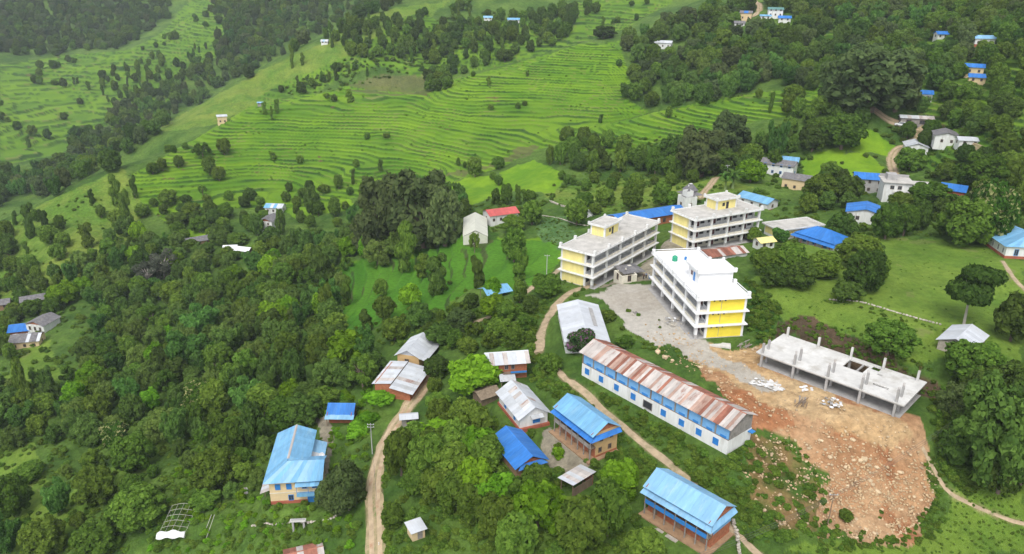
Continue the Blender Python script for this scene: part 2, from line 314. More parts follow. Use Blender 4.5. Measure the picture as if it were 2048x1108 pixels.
# colours
def C(*c): return np.array(c, np.float32)
COV = np.empty(GX.shape + (3,), np.float32)
nb = fbm(GX / 14, GY / 14, 5)[..., None]; nf = fbm(GX / 2.3, GY / 2.3, 3)[..., None]
def put(mask, a, b, t=None, amount=1.0):
    t = np.clip(.5 + .9 * nb + .5 * nf, 0, 1) if t is None else t
    c = C(*a) * (1 - t) + C(*b) * t
    k = (mask.astype(np.float32) * amount)[..., None]; COV[:] = COV * (1 - k) + c * k
ALL = np.ones(GX.shape, bool)
put(ALL, (.042, .092, .015), (.100, .168, .028))
put(m_(LAWN), (.098, .178, .022), (.158, .238, .033))
lawn = m_(LAWN); put(lawn & (fbm(GX / 7 + 3, GY / 7, 4) > .42), (.16, .165, .06), (.22, .20, .09), amount=.4); put(lawn & (fbm(GX / 3 + 30, GY / 3, 3) > .3), (.06, .125, .016), (.10, .165, .022), amount=.4); put(m_(YELLOW_SLOPE), (.085, .165, .020), (.165, .220, .035))
tc_ = cell[..., None]
put(tmask > .5, (.078, .180, .010), (.155, .272, .014), np.clip(tc_ * .75 + .55 * nb + .15, 0, 1))
farm = inpoly(GU, GV, TER_FAR) | inpoly(GU, GV, TER_BACK) | inpoly(GU, GV, TER_TOP)
put(farm & (tmask > .5), (.080, .170, .014), (.135, .240, .018), np.clip(tc_ * .9 + .5 * nb, 0, 1))
put(ALL, (.022, .062, .009), (.045, .10, .014), amount=riser); put(farm, (.020, .056, .010), (.042, .088, .016), amount=riser)  # risers: dark weeds, with the shadow of each step painted into the colour
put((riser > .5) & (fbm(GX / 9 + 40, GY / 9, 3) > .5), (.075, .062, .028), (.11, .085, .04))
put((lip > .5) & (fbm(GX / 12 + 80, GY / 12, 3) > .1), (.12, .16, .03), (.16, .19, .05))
put(m_(BROWN_TER), (.085, .095, .035), (.13, .12, .05), amount=.75)
put(m_(PADDY_FLAT), (.100, .215, .012), (.185, .315, .016))
p34 = inpoly(JU, JV, PADDY_FLAT[3]) | inpoly(JU, JV, PADDY_FLAT[4]); put(p34, (.052, .160, .012), (.092, .225, .017), np.clip(tc_ + .5 * nb, 0, 1)); put(p34 & (riser > .5), (.03, .08, .012), (.08, .10, .03))
put(m_(VEG_GARDEN), (.06, .13, .035), (.12, .20, .07))
put(m_(DARKWEED), (.022, .07, .01), (.05, .11, .015))
put(m_(ROCKY), (.05, .10, .016), (.22, .14, .06), np.clip(.2 + 1.2 * fbm(GX / 3 + 5, GY / 3, 4)[..., None] + .3, 0, 1))
JU0, JV0 = JU, JV; JU = JU + fbm(GX / 9 + 7, GY / 9, 4) * 55; JV = JV + fbm(GX / 9 - 17, GY / 9, 4) * 40; earth = m_(EARTH); JU, JV = JU0, JV0; put(earth, (.33, .165, .078), (.45, .295, .165), np.clip(.5 + 1.3 * nb + .4 * nf, 0, 1))
put(earth & (fbm(GX / 6 + 60, GY / 6, 4) > .22), (.26, .105, .045), (.34, .15, .07), amount=.75); put(m_([(1430,780),(1560,795),(1590,850),(1510,880),(1460,850)]) & earth, (.27, .10, .04), (.36, .16, .075), amount=.8); tan = m_(TAN); put(tan, (.40, .25, .12), (.50, .36, .20))
put(m_(BANK), (.060, .045, .026), (.135, .088, .052))
grav = m_(GRAVEL); put(grav, (.37, .335, .28), (.47, .44, .385))
court = m_(COURT); put(court, (.25, .21, .16), (.36, .31, .25), amount=.85)
bare = earth | tan | grav | court
ROUGH = np.ones(GX.shape, np.float32); ROUGH[tmask > .5] = .22; ROUGH[m_(PADDY_FLAT)] = .3; ROUGH[m_(LAWN)] = .6; ROUGH[grav] = .5; ROUGH[p34] = .75
GZS = GZ.copy()
# ------------------------------------------------------------------ looking up the ground
_LR = np.log(RR)
def ground(x, y):
    a = math.atan2(x, y); lr = math.log(math.hypot(x, y))
    i = min(max(int(np.searchsorted(AZ, a)) - 1, 0), len(AZ) - 2); j = min(max(int(np.searchsorted(_LR, lr)) - 1, 0), len(RR) - 2)
    fa = (a - AZ[i]) / (AZ[i + 1] - AZ[i]); fb = (lr - _LR[j]) / (_LR[j + 1] - _LR[j])
    return float((GZS[j, i] * (1 - fa) + GZS[j, i + 1] * fa) * (1 - fb) + (GZS[j + 1, i] * (1 - fa) + GZS[j + 1, i + 1] * fa) * fb)
def hit(u, v):
    """where the sight line through a point of the photograph meets the ground"""
    dx, dy, dz = (float(t) for t in dirs(u, v)); a = math.atan2(dx, dy); s = dz / math.hypot(dx, dy)
    i = min(max(int(np.searchsorted(AZ, a)) - 1, 0), len(AZ) - 2); fa = (a - AZ[i]) / (AZ[i + 1] - AZ[i])
    col = GZS[:, i] * (1 - fa) + GZS[:, i + 1] * fa; d = col - (CAM_Z + s * RR)
    k = int(np.argmax((d > 0) & (RR > 40)))
    if k == 0: k = len(RR) - 2
    t = d[k - 1] / (d[k - 1] - d[k]) if d[k] != d[k - 1] else 0
    r = RR[k - 1] + (RR[k] - RR[k - 1]) * min(max(t, 0), 1)
    return Vector((r * math.sin(a), r * math.cos(a), CAM_Z + s * r))

# ------------------------------------------------------------------ roads and paths
def smooth_line(P, step):
    P = [Vector(p) for p in P]; P = [P[0] * 2 - P[1]] + P + [P[-1] * 2 - P[-2]]; out = []
    for i in range(1, len(P) - 2):
        k = max(2, int((P[i + 1] - P[i]).length / step))
        for q in range(k):
            t = q / k; a, b_, c_, d = P[i - 1], P[i], P[i + 1], P[i + 2]
            out.append(.5 * ((2 * b_) + (c_ - a) * t + (2 * a - 5 * b_ + 4 * c_ - d) * t * t + (3 * b_ - a - 3 * c_ + d) * t ** 3))
    out.append(P[-2]); return out
ROADS = [('dirt_road', 3.1, 'road_dirt', [(752,1135),(751,1060),(748,990),(753,940),(769,890),(790,850),(816,815),(848,778),(868,745)]),
 ('footpath', 1.15, 'path_dirt', [(1104,728),(1135,762),(1180,797),(1230,840),(1290,890),(1350,938),(1400,984),(1440,1028),(1470,1065),(1530,1120)]),
 ('track', 2.0, 'path_dirt', [(1078,704),(1080,678),(1088,652),(1106,620),(1124,598),(1152,580),(1190,568)]),
 ('footpath', .6, 'path_dirt', [(1845,895),(1868,938),(1900,985),(1950,1012),(2060,1050)]),
 ('village_road', 3.0, 'road_dirt', [(1790,362),(1782,325),(1790,302),(1818,290),(1832,272),(1838,258),(1815,250),(1785,243),(1762,230),(1740,214)]),
 ('village_road', 2.6, 'road_dirt', [(1404,396),(1411,381),(1424,366),(1432,355)]), ('village_road', 3.5, 'road_dirt', [(1500,-6),(1512,6),(1519,18),(1512,28),(1498,34)]),
 ('footpath', 2.0, 'path_dirt', [(1036,596),(1060,578),(1088,560),(1112,545),(1126,534)]), ('footpath', 1.6, 'path_dirt', [(946,646),(966,638),(990,629)]),
 ('footpath', 1.6, 'path_dirt', [(1838,258),(1862,276),(1890,284),(1925,285),(1960,292)]), ('footpath', .9, 'path_dirt', [(2005,522),(2022,548),(2036,566),(2060,590)])]
_lines = []; rmask = np.full(GX.shape, 9.0)
for nm, w, mm, P in ROADS:
    L = smooth_line([hit(u, v).xy.to_3d() for u, v in P], .7); _lines.append(L)
    A = np.array([(p.x, p.y) for p in L]); lo = A.min(0) - 6; hi = A.max(0) + 6
    bb = (GX > lo[0]) & (GX < hi[0]) & (GY > lo[1]) & (GY < hi[1]); x = GX[bb]; y = GY[bb]; d = np.full(x.shape, 99.)
    for k in range(len(A)): d = np.minimum(d, np.hypot(x - A[k, 0], y - A[k, 1]))
    rmask[bb] = np.minimum(rmask[bb], d - w / 2)
_v = np.clip(1 - (rmask + .1 + .25 * fbm(GX / 2, GY / 2, 3)) / .35, 0, 1); put(ALL, (.30, .22, .13), (.40, .31, .19), amount=_v * .7)
# low growth gives the green ground its own relief
_weed = (1 - np.clip(tmask + bare, 0, 1)) * np.clip(1 - m_(LAWN) * .75 - m_(PADDY_FLAT) * .9, 0, 1) * np.clip((RR[:, None] - 60) / 30, 0, 1)
_pd = np.full(GX.shape, 9.0)
for k in PLOT:
    bb = np.hypot(GX - PLOT[k][0], GY - PLOT[k][1]) < PLOT[k][3] + PLOT[k][4] + 8
    _pd[bb] = np.minimum(_pd[bb], plot_local(k, GX[bb], GY[bb])[2])
GZ += _weed * np.clip((_pd - .8) / 2, 0, 1) * np.clip((rmask - .3) / 1.2, 0, 1) * (fbm(GX / 1.7, GY / 1.7, 3) * .55 + .05)
GZ += earth * (fbm(GX / 2.2, GY / 2.2, 4) * .45) * np.clip((_pd - .6) / 2, 0, 1)

# ------------------------------------------------------------------ ground mesh
def ground_material():
    m, nt, n, l, b = nodes_of('ground')
    at = n.new('ShaderNodeAttribute'); at.attribute_name = 'cover'
    tc = n.new('ShaderNodeTexCoord')
    def noise(sc, det=5, rough=.7):
        x = n.new('ShaderNodeTexNoise'); x.inputs['Scale'].default_value = sc; x.inputs['Detail'].default_value = det; x.inputs['Roughness'].default_value = rough; l.new(tc.outputs['Object'], x.inputs['Vector']); return x
    n1 = noise(.9, 6); n2 = noise(.12, 4)
    r1 = n.new('ShaderNodeMapRange'); r1.inputs[1].default_value = .28; r1.inputs[2].default_value = .72; r1.inputs[3].default_value = .62; r1.inputs[4].default_value = 1.38; l.new(n1.outputs['Fac'], r1.inputs[0])
    r2 = n.new('ShaderNodeMapRange'); r2.inputs[1].default_value = .3; r2.inputs[2].default_value = .7; r2.inputs[3].default_value = .85; r2.inputs[4].default_value = 1.15; l.new(n2.outputs['Fac'], r2.inputs[0])
    mu = n.new('ShaderNodeMath'); mu.operation = 'MULTIPLY'; l.new(r1.outputs[0], mu.inputs[0]); l.new(r2.outputs[0], mu.inputs[1])
    mq = n.new('ShaderNodeMix'); mq.data_type = 'FLOAT'; mq.inputs[2].default_value = 1; l.new(at.outputs['Alpha'], mq.inputs[0]); l.new(mu.outputs[0], mq.inputs[3]); sc = n.new('ShaderNodeVectorMath'); sc.operation = 'SCALE'; l.new(at.outputs['Color'], sc.inputs[0]); l.new(mq.outputs[0], sc.inputs['Scale'])
    l.new(sc.outputs[0], b.inputs['Base Color']); b.inputs['Roughness'].default_value = .95; b.inputs['Specular IOR Level'].default_value = .12
    n3 = noise(2.2, 6, .75); bp = n.new('ShaderNodeBump'); bp.inputs['Strength'].default_value = .9; bp.inputs['Distance'].default_value = .35; l.new(n3.outputs['Fac'], bp.inputs['Height']); l.new(bp.outputs[0], b.inputs['Normal'])
    return m
ground_material()
na, nr = len(AZ), len(RR)
idx = np.arange(nr * na, dtype=np.int32).reshape(nr, na)
_F4 = np.stack([idx[:-1, :-1], idx[1:, :-1], idx[1:, 1:], idx[:-1, 1:]], -1).reshape(-1, 4)[:, ::-1]
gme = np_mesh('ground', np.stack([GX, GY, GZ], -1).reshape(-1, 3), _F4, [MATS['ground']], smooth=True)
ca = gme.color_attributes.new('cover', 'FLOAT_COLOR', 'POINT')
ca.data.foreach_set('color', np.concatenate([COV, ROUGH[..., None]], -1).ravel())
ground_obj = mesh_obj('ground', gme); tag(ground_obj, kind='structure')

mat('road_dirt', (.42, .32, .21), .95, .22, .6, .06, 3, (.34, .20, .12)); mat('road_crown', (.33, .26, .15), .95, .25, .7, .06, 3, (.14, .17, .06)); mat('path_dirt', (.38, .29, .19), .95, .25, .8, .05, 3, (.20, .19, .09))
for (nm, w, mm, P), L in zip(ROADS, _lines):
    V = []; Fq = []; cs = (-.5, -.37, -.3, -.17, -.1, .1, .17, .3, .37, .5) if w > 2.5 else (-.5, -.3, 0, .3, .5); E_ = (0, len(cs) - 1); dz = (0, .07, .02, .02, .09, .09, .02, .02, .07, 0) if w > 2.5 else (0, .07, .07, .07, 0); mid = (0, 4, 8)
    for k, p in enumerate(L):
        d = (L[min(k + 1, len(L) - 1)] - L[max(k - 1, 0)]).normalized(); nx, ny = -d.y, d.x
        for j, c in enumerate(cs):
            e = c * w * (1 + (.55 * float(vnoise(np.float64(k * .35 + j * 9.1), np.float64(w * 7 + len(L)))) if j in E_ else 0))
            x, y = p.x + nx * e, p.y + ny * e; V.append((x, y, ground(x, y) + .02 + dz[j]))
    n5 = len(cs)
    for k in range(len(L) - 1):
        for j in range(n5 - 1): a = k * n5 + j; Fq.append((a, a + n5, a + n5 + 1, a + 1))
    tag(mesh_obj(nm, np_mesh(nm, V, np.array(Fq)[:, ::-1], [MATS[mm], MATS['road_crown']], smooth=True, fmat=([1 if (w > 2.5 and j in mid) else 0 for k in range(len(L) - 1) for j in range(n5 - 1)]))), kind='structure')
# ------------------------------------------------------------------ building materials
mat('white_wall', (.65, .65, .63), .9, .12, .7, col2=(.50, .49, .45), streak=(1.6, 1.6, .3)); mat('white_new', (.72, .72, .72), .85, .05, .6, col2=(.62, .62, .61)); mat('cream', (.62, .58, .48), .9, .15, .8); mat('roof_conc', (.45, .43, .395), .95, .2, .4, col2=(.30, .29, .26))
mat('yellow', (.78, .62, .06), .85, .08, .6); mat('pale_yellow', (.72, .62, .24), .85, .10, .6, col2=(.58, .52, .28), streak=(1.5, 1.5, .3)); mat('grey_conc', (.34, .33, .32), .95, .2, .8); mat('pale_conc', (.55, .54, .515), .95, .16, .5, col2=(.40, .38, .34)); mat('dark_in', (.035, .035, .04), .6, .2); mat('room', (.12, .12, .125), .9, .3, .5)
mat('glass', (.05, .06, .07), .15, .2, .8, spec=.5); mat('maroon', (.09, .02, .02), .5, .2); mat('rail', (.28, .29, .31), .5, .2)
mat('blue_light', (.145, .335, .52), .55, .16, .8, col2=(.22, .41, .55), obj=.12, streak=(2.5, .5, .5)); mat('blue_vivid', (.028, .155, .46), .55, .18, .8, col2=(.05, .19, .48), obj=.12, streak=(2.5, .5, .5)); mat('blue_pale', (.20, .39, .57), .55, .12, .8, col2=(.29, .46, .60), obj=.10, streak=(2.5, .5, .5)); mat('blue_paint', (.03, .19, .50), .6, .15, 1.); mat('blue_wall', (.16, .36, .62), .7, .15, .8); mat('sky_band', (.25, .43, .58), .5, .1, .6)
mat('tin', (.52, .54, .56), .5, .14, .5, col2=(.44, .44, .43), obj=.13, metal=.15); mat('tin_white', (.49, .51, .54), .5, .10, .6, col2=(.47, .48, .49), obj=.09, streak=(1, 1, .6)); mat('rust', (.26, .105, .07), .8, .35, .9, col2=(.17, .06, .04), obj=.25, streak=(1, .25, 1)); mat('tin_rust', (.44, .40, .37), .7, .22, .9, col2=(.25, .115, .08), obj=.15, streak=(1.2, .22, 1))
mat('rust_pale', (.36, .24, .19), .75, .3, .9, col2=(.24, .11, .075), obj=.2, streak=(1, .25, 1)); mat('slate', (.15, .145, .15), .9, .35, 1.2, .03, 4, col2=(.24, .22, .20)); mat('tan_wall', (.50, .335, .155), .9, .12, .8); mat('pale_tan', (.60, .46, .27), .9, .1, .8); mat('brick', (.33, .12, .06), .95, .3, 2.0, .01, 20); mat('red_band', (.34, .10, .06), .9, .2, 1.); mat('stone', (.36, .32, .27), .95, .3, 1.4, .05, 5); mat('wood', (.20, .145, .10), .9, .3, 1.5, streak=(1, 1, .3)); mat('wood_grey', (.25, .23, .21), .9, .3, 1.5); mat('mud', (.30, .19, .11), .95, .25, 1.)
mat('plastic', (.56, .56, .47), .4, .08, .5); mat('plastic_white', (.72, .72, .72), .4, .08, .7); mat('red_roof', (.48, .10, .09), .5, .15, .6, obj=.08); mat('green_tank', (.03, .30, .17), .4, .1); mat('green_tin', (.10, .22, .20), .6, .2); mat('pole', (.42, .42, .41), .8, .15); mat('wire', (.10, .10, .10), .6, .1); mat('steel', (.5, .5, .5), .4, .1, metal=.6); mat('thatch', (.22, .17, .12), 1., .3, 2., .04, 8); mat('tyre', (.02, .02, .02), .9, .1); mat('car_paint', (.75, .75, .76), .25, .03); mat('lamp_red', (.4, .02, .02), .3, .05); mat('rebar', (.20, .10, .06), .8, .2)

def frame_of(key): x, y, a, L, W, z, pad = PLOT[key]; return x, y, a, L, W, z
def local(key, u, v, dz):
    x, y, a, L, W, z, pad = PLOT[key]; p = G(u, v, z + dz); c, s = math.cos(a), math.sin(a)
    return (p.x - x) * c + (p.y - y) * s, -(p.x - x) * s + (p.y - y) * c
def wbox(mb, side, L, W, s0, s1, o0, o1, z0, z1):
    if side == 'f': mb.box(s0, -o1, z0, s1, -o0, z1)
    elif side == 'b': mb.box(s0, W + o0, z0, s1, W + o1, z1)
    elif side == 'l': mb.box(-o1, s0, z0, -o0, s1, z1)
    else: mb.box(L + o0, s0, z0, L + o1, s1, z1)
def window(par, side, L, W, s, z, w, h, fm='white_wall', pm='glass', name='window', bars=True, sill=False):
    """opening with a proud frame and a pane set back inside it"""
    p = MB(); wbox(p, side, L, W, s - w / 2 + .02, s + w / 2 - .02, -.08, .015, z + .02, z + h - .02); o = p.build(name, pm, par)
    f = MB(); t = .09
    for a0, a1, b0, b1 in ((s - w / 2, s - w / 2 + t, z, z + h), (s + w / 2 - t, s + w / 2, z, z + h), (s - w / 2 + t, s + w / 2 - t, z + h - t, z + h), (s - w / 2 + t, s + w / 2 - t, z, z + t)): wbox(f, side, L, W, a0, a1, -.05, .09, b0, b1)
    if bars: wbox(f, side, L, W, s - .025, s + .025, -.05, .05, z + t, z + h - t)
    f.build('frame', fm, o)
    if sill: q = MB(); wbox(q, side, L, W, s - w / 2 - .12, s + w / 2 + .12, 0, .2, z - .09, z - .005); q.build('sill', fm, o)
    return o
def slope(par, e0, e1, r1, r0, n, mats, name='sheet', th=.035, gap=.012, jit=.012, rows=1):
    """roof slope of n sheets side by side (and in rows); e = eave ends, r = ridge ends"""
    e0, e1, r0, r1 = map(Vector, (e0, e1, r0, r1)); nrm = (e1 - e0).cross(r0 - e0).normalized()
    if nrm.z < 0: nrm = -nrm
    wl = (e1 - e0).length or 1
    for k in range(n):
        for q in range(rows):
            a0 = k / n + (gap / wl if k else 0); a1 = (k + 1) / n; b0 = q / rows; b1 = min(1, (q + 1) / rows + (.02 if q < rows - 1 else 0)); lift = nrm * (random.uniform(0, jit) + (.02 if q else 0) + .014 * (k % 2))
            P = [(e0.lerp(e1, a)).lerp(r0.lerp(r1, a), b) + lift for a, b in ((a0, b0), (a1, b0), (a1, b1), (a0, b1))]
            m = mats if isinstance(mats, str) else random.choice(mats)
            mb = MB(); mb.hexa([p for p in P], [p + nrm * th for p in P]); mb.build(name, m, par)
def roof_part(par, m, a, b, name='roof', w=.16):
    """ridge cap: the roof part that carries the sheets"""
    a, b = Vector(a), Vector(b); d = (b - a).normalized(); s = d.cross(Vector((0, 0, 1))).normalized() * w; mb = MB(); u = Vector((0, 0, .07)); dn = Vector((0, 0, -.07 ))
    mb.hexa([a - s + dn * .5, a + s + dn * .5, b + s + dn * .5, b - s + dn * .5][::-1], [a - s * .4 + u, a + s * .4 + u, b + s * .4 + u, b - s * .4 + u][::-1]); return mb.build(name, m, par)
def gable_roof(par, x0, y0, x1, y1, z, rise, m, n=8, axis='x', oh=.5, ridge=.5, cap=None, rows=1, mb2=None):
    """roof over the rectangle; ridge along axis; ridge = where across the span the ridge runs"""
    mm = m if isinstance(m, str) else m[0]
    if axis == 'x':
        yr = y0 + (y1 - y0) * ridge; A = (x0 - oh, yr, z + rise); B = (x1 + oh, yr, z + rise); r = roof_part(par, cap or mm, A, B)
        k0 = rise / (yr - y0); k1 = rise / (y1 - yr)
        slope(r, (x0 - oh, y0 - oh, z - oh * k0), (x1 + oh, y0 - oh, z - oh * k0), B, A, n, m, rows=rows); slope(r, (x1 + oh, y1 + oh, z - oh * k1), (x0 - oh, y1 + oh, z - oh * k1), A, B, n, mb2 or m, rows=rows)
    else:
        xr = x0 + (x1 - x0) * ridge; A = (xr, y0 - oh, z + rise); B = (xr, y1 + oh, z + rise); r = roof_part(par, cap or mm, A, B)
        k0 = rise / (xr - x0); k1 = rise / (x1 - xr)
        slope(r, (x0 - oh, y1 + oh, z - oh * k0), (x0 - oh, y0 - oh, z - oh * k0), A, B, n, m, rows=rows); slope(r, (x1 + oh, y0 - oh, z - oh * k1), (x1 + oh, y1 + oh, z - oh * k1), B, A, n, mb2 or m, rows=rows)
    return r
def gable_wall(par, side, L, W, z, rise, m, name='gable', inset=.06, ridge=.5):
    mb = MB(); t = .12
    if side in 'lr':
        x = inset if side == 'l' else L - inset - t; q = W * ridge
        mb.hexa([(x, .05, z), (x + t, .05, z), (x + t, W - .05, z), (x, W - .05, z)][:4], [(x, q - .02, z + rise - .3), (x + t, q - .02, z + rise - .3), (x + t, q + .02, z + rise - .3), (x, q + .02, z + rise - .3)])
    else:
        y = inset if side == 'f' else W - inset - t; q = L * ridge
        mb.hexa([(.05, y, z), (L - .05, y, z), (L - .05, y + t, z), (.05, y + t, z)], [(q - .02, y, z + rise - .3), (q + .02, y, z + rise - .3), (q + .02, y + t, z + rise - .3), (q - .02, y + t, z + rise - .3)])
    return mb.build(name, m, par)
def shell(par, x0, y0, x1, y1, z0, z1, m, name='wall', t=.22):
    mb = MB(); mb.box(x0, y0, z0, x1, y0 + t, z1); mb.box(x0, y1 - t, z0, x1, y1, z1); mb.box(x0, y0 + t, z0, x0 + t, y1 - t, z1); mb.box(x1 - t, y0 + t, z0, x1, y1 - t, z1); return mb.build(name, m, par)
def B_(par, name, m, *b): mb = MB(); mb.box(*b); return mb.build(name, m, par)
def root_of(key, name, label, cat, group=None): x, y, a, L, W, z = frame_of(key); return empty(name, (x, y, z), a, label, cat, group), L, W

# ------------------------------------------------------------------ school blocks
def school(key, label, nb, end, ymat, wmat, pent, fh=3.1, vents=False, corr=2.3, plinth=.35):
    o, L, W = root_of(key, 'school_block', label, 'building', 'three storey school blocks'); top = 3 * fh; pal = 'cream'
    B_(o, 'plinth', 'grey_conc', -.3, -1.0, -2.5, L + .3, W + .2, .04)
    for k in (1, 2, 3):
        mb = MB(); mb.box(-.75, -.75, k * fh - .22, L + .75, W + .6, k * fh); B = mb.build('floor_slab', wmat, o)
        b2 = MB(); b2.box(-.03, -.06, k * fh - .62, L + .03, .28, k * fh - .222); b2.build('edge_beam', wmat, o)
    xs = [i * L / nb for i in range(nb + 1)]
    for x in xs:
        mb = MB(); x0 = min(max(x - .30, -.10), L - .50); mb.box(x0, -.20, 0, x0 + .60, .38, top - .2); c = mb.build('column', wmat, o)
        B_(c, 'column_base', 'grey_conc', x0 - .04, -.24, .02, x0 + .64, .42, .9)
    for x0 in (-.08, L - .40):
        for y0 in (corr - .25, W - .45): B_(o, 'column', wmat, x0, y0, .02, x0 + .48, y0 + .5, top - .21)
    for k in range(3):
        z0 = k * fh + .03
        B_(o, 'classroom_wall', wmat if k else 'cream', .3, corr, z0, L - .3, corr + .2, z0 + fh - .3)
        B_(o, 'rear_wall', ymat, .3, W - .3, z0, L - .3, W - .12, z0 + fh - .3)
        for s in 'lr':
            x0 = .0 if s == 'l' else L - .22; B_(o, 'end_wall', ymat, x0, corr + .25, z0, x0 + .22, W - .45, z0 + fh - .26)
        for i in range(nb):
            a, b = xs[i] + .3, xs[i + 1] - .3; w = b - a
            for q, (f, ww, zz, hh, nm) in enumerate(((.2, .26, .75, 1.5, 'window'), (.5, .17, .05, 2.1, 'door'), (.8, .26, .75, 1.5, 'window'))):
                s = a + w * f; p = MB(); p.box(s - w * ww / 2, corr - .03, z0 + zz, s + w * ww / 2, corr + .02, z0 + zz + hh); d = p.build(nm, 'dark_in' if nm == 'window' else 'maroon', o)
                fr = MB(); t = .07
                for (u0, u1, v0, v1) in ((s - w * ww / 2 - t, s - w * ww / 2, zz, zz + hh), (s + w * ww / 2, s + w * ww / 2 + t, zz, zz + hh), (s - w * ww / 2, s + w * ww / 2, zz + hh, zz + hh + t)): fr.box(u0, corr - .07, z0 + v0, u1, corr - .004, z0 + v1)
                fr.build('frame', 'wood_grey', d)
            if k:
                B_(o, 'balcony_wall', 'cream', a, .0, z0, b, .16, z0 + .55)
                rl = MB()
                for zz in (.72, .86, 1.0): rl.box(a, .06, z0 + zz, b, .11, z0 + zz + .05)
                for j in range(5): xx = a + (b - a) * j / 4 * .98 + .01; rl.box(xx, .055, z0 + .4, xx + .05, .115, z0 + .98)
                rl.build('railing', 'rail', o)
        if k:
            for x0 in (.02, L - .18):
                B_(o, 'balcony_wall', 'cream', x0, .38, z0, x0 + .15, corr - .27, z0 + .42); rl = MB()
                for zz in (.62, .98): rl.box(x0 + .05, .38, z0 + zz, x0 + .1, corr - .27, z0 + zz + .05)
                rl.build('railing', 'rail', o)
    rf = B_(o, 'roof_deck', 'white_new' if wmat == 'white_new' else 'roof_conc', -.45, -.45, top + .004, L + .45, W + .35, top + .06)
    pz = top + (.85 if vents else .30)
    for nm, b in (('f', (-.62, -.62, L + .62, -.46)), ('b', (-.62, W + .32, L + .62, W + .47)), ('l', (-.62, -.46, -.46, W + .32)), ('r', (L + .46, -.46, L + .62, W + .32))):
        if vents: B_(rf, 'parapet', wmat, b[0], b[1], top + .002, b[2], b[3], top + .30); B_(rf, 'parapet_rail', wmat, b[0] + .02, b[1] + .02, top + .62, b[2] - .02, b[3] - .02, top + .78)
        else: B_(rf, 'parapet', wmat, b[0], b[1], top + .002, b[2], b[3], pz)
    for x in xs:
        x0 = min(max(x - .3, -.72), L + .12)
        for y0 in (-.72, W + .02): B_(rf, 'parapet_post', wmat, x0, y0, top + .003, x0 + .66, y0 + .6, top + 1.1)
    # stair head on the roof
    x0, y0, x1, y1, hh = pent
    st = shell(o, x0, y0, x1, y1, top + .05, top + hh, ymat if not vents else wmat, 'stair_head')
    for cx in (x0 - .05, x1 - .4):
        for cy in (y0 - .05, y1 - .4): B_(st, 'corner_post', wmat, cx, cy, top + .06, cx + .45, cy + .45, top + hh - .02)
    B_(st, 'stair_roof', wmat, x0 - .6, y0 - .6, top + hh, x1 + .6, y1 + .6, top + hh + .22); B_(st, 'stair_deck', 'roof_conc' if not vents else 'white_new', x0 - .4, y0 - .4, top + hh + .222, x1 + .4, y1 + .4, top + hh + .26)
    for b in ((x0 - .6, y0 - .6, x1 + .6, y0 - .45), (x0 - .6, y1 + .45, x1 + .6, y1 + .6), (x0 - .6, y0 - .45, x0 - .45, y1 + .45), (x1 + .45, y0 - .45, x1 + .6, y1 + .45)): B_(st, 'stair_parapet', wmat, b[0], b[1], top + hh + .223, b[2], b[3], top + hh + .55)
    for cx in (x0 - .65, x1 + .15):
        for cy in (y0 - .65, y1 + .15): B_(st, 'parapet_post', wmat, cx, cy, top + hh + .224, cx + .5, cy + .5, top + hh + .95)
    sx = (x0 + x1) / 2
    B_(st, 'door', 'dark_in' if not vents else 'blue_paint', sx - .2, y0 - .04, top + .1, sx + .75, y0 + .03, top + 2.1); B_(st, 'window', 'maroon' if vents else 'dark_in', sx - 1.6, y0 - .04, top + .95, sx - .7, y0 + .03, top + 1.95)
    if vents:
        for k in range(3):
            for j in range(3):
                w_ = MB(); yy = corr + 1.0 + j * 1.25; w_.box(L - .01, yy, k * fh + 2.25, L + .03, yy + .38, k * fh + 2.55); w_.build('vent', 'dark_in', o)
            B_(o, 'drain_pipe', 'rail', L, corr + 2.85, k * fh + .3, L + .06, corr + 2.92, k * fh + 2.86)
    return o
school('LB', 'long three storey school block with pale yellow end beside the vegetable plot', 5, 'l', 'pale_yellow', 'white_wall', (13.4, 4.7, 21.0, 9.2, 2.8))
school('BB', 'three storey school block with pale yellow end in front of the blue roofed hall', 4, 'l', 'pale_yellow', 'white_wall', (11.4, 4.5, 18.8, 9.0, 2.8))
school('WB', 'freshly painted white school block with bright yellow end wall above the earthworks', 4, 'r', 'yellow', 'white_new', (15.0, 2.7, 20.8, 10.5, 2.9), vents=True)
# tank and drum on the white roof
_wb = PLOT['WB']
def on_plot_pt(key, lx, ly, z): x, y, a, L, W, z0, pad = PLOT[key]; return Vector((x + lx * math.cos(a) - ly * math.sin(a), y + lx * math.sin(a) + ly * math.cos(a), z0 + z))
def lathe(name, prof, m, par=None, loc=(0, 0, 0), n=18):
    V = []; Fc = []
    for r, z in prof: V += [(r * math.cos(2 * math.pi * k / n), r * math.sin(2 * math.pi * k / n), z) for k in range(n)]
    for j in range(len(prof) - 1):
        for k in range(n): a = j * n + k; b = j * n + (k + 1) % n; Fc.append([a, b, b + n, a + n])
    Fc.append(list(range(n))[::-1]); Fc.append([(len(prof) - 1) * n + k for k in range(n)])
    me = bpy.data.meshes.new(name); me.from_pydata(V, [], Fc); me.materials.append(MATS[m]); 
    for p in me.polygons: p.use_smooth = True
    return mesh_obj(name, me, par, loc)
lx, ly = local('WB', 1349.5, 521, 9.4)
t = empty('water_tank', on_plot_pt('WB', lx, ly, 9.36), 0, 'green ribbed plastic water tank on the white school roof', 'water tank')
lathe('tank_body', [(.62, 0), (.64, .1), (.60, .16), (.64, .3), (.64, .5), (.60, .56), (.64, .62), (.64, .95), (.5, 1.15), (.25, 1.25), (.22, 1.26)], 'green_tank', t); lathe('lid', [(.24, 1.262), (.25, 1.33), (.2, 1.36), (.01, 1.37)], 'green_tank', t)
lx, ly = local('WB', 1371, 519, 9.4)
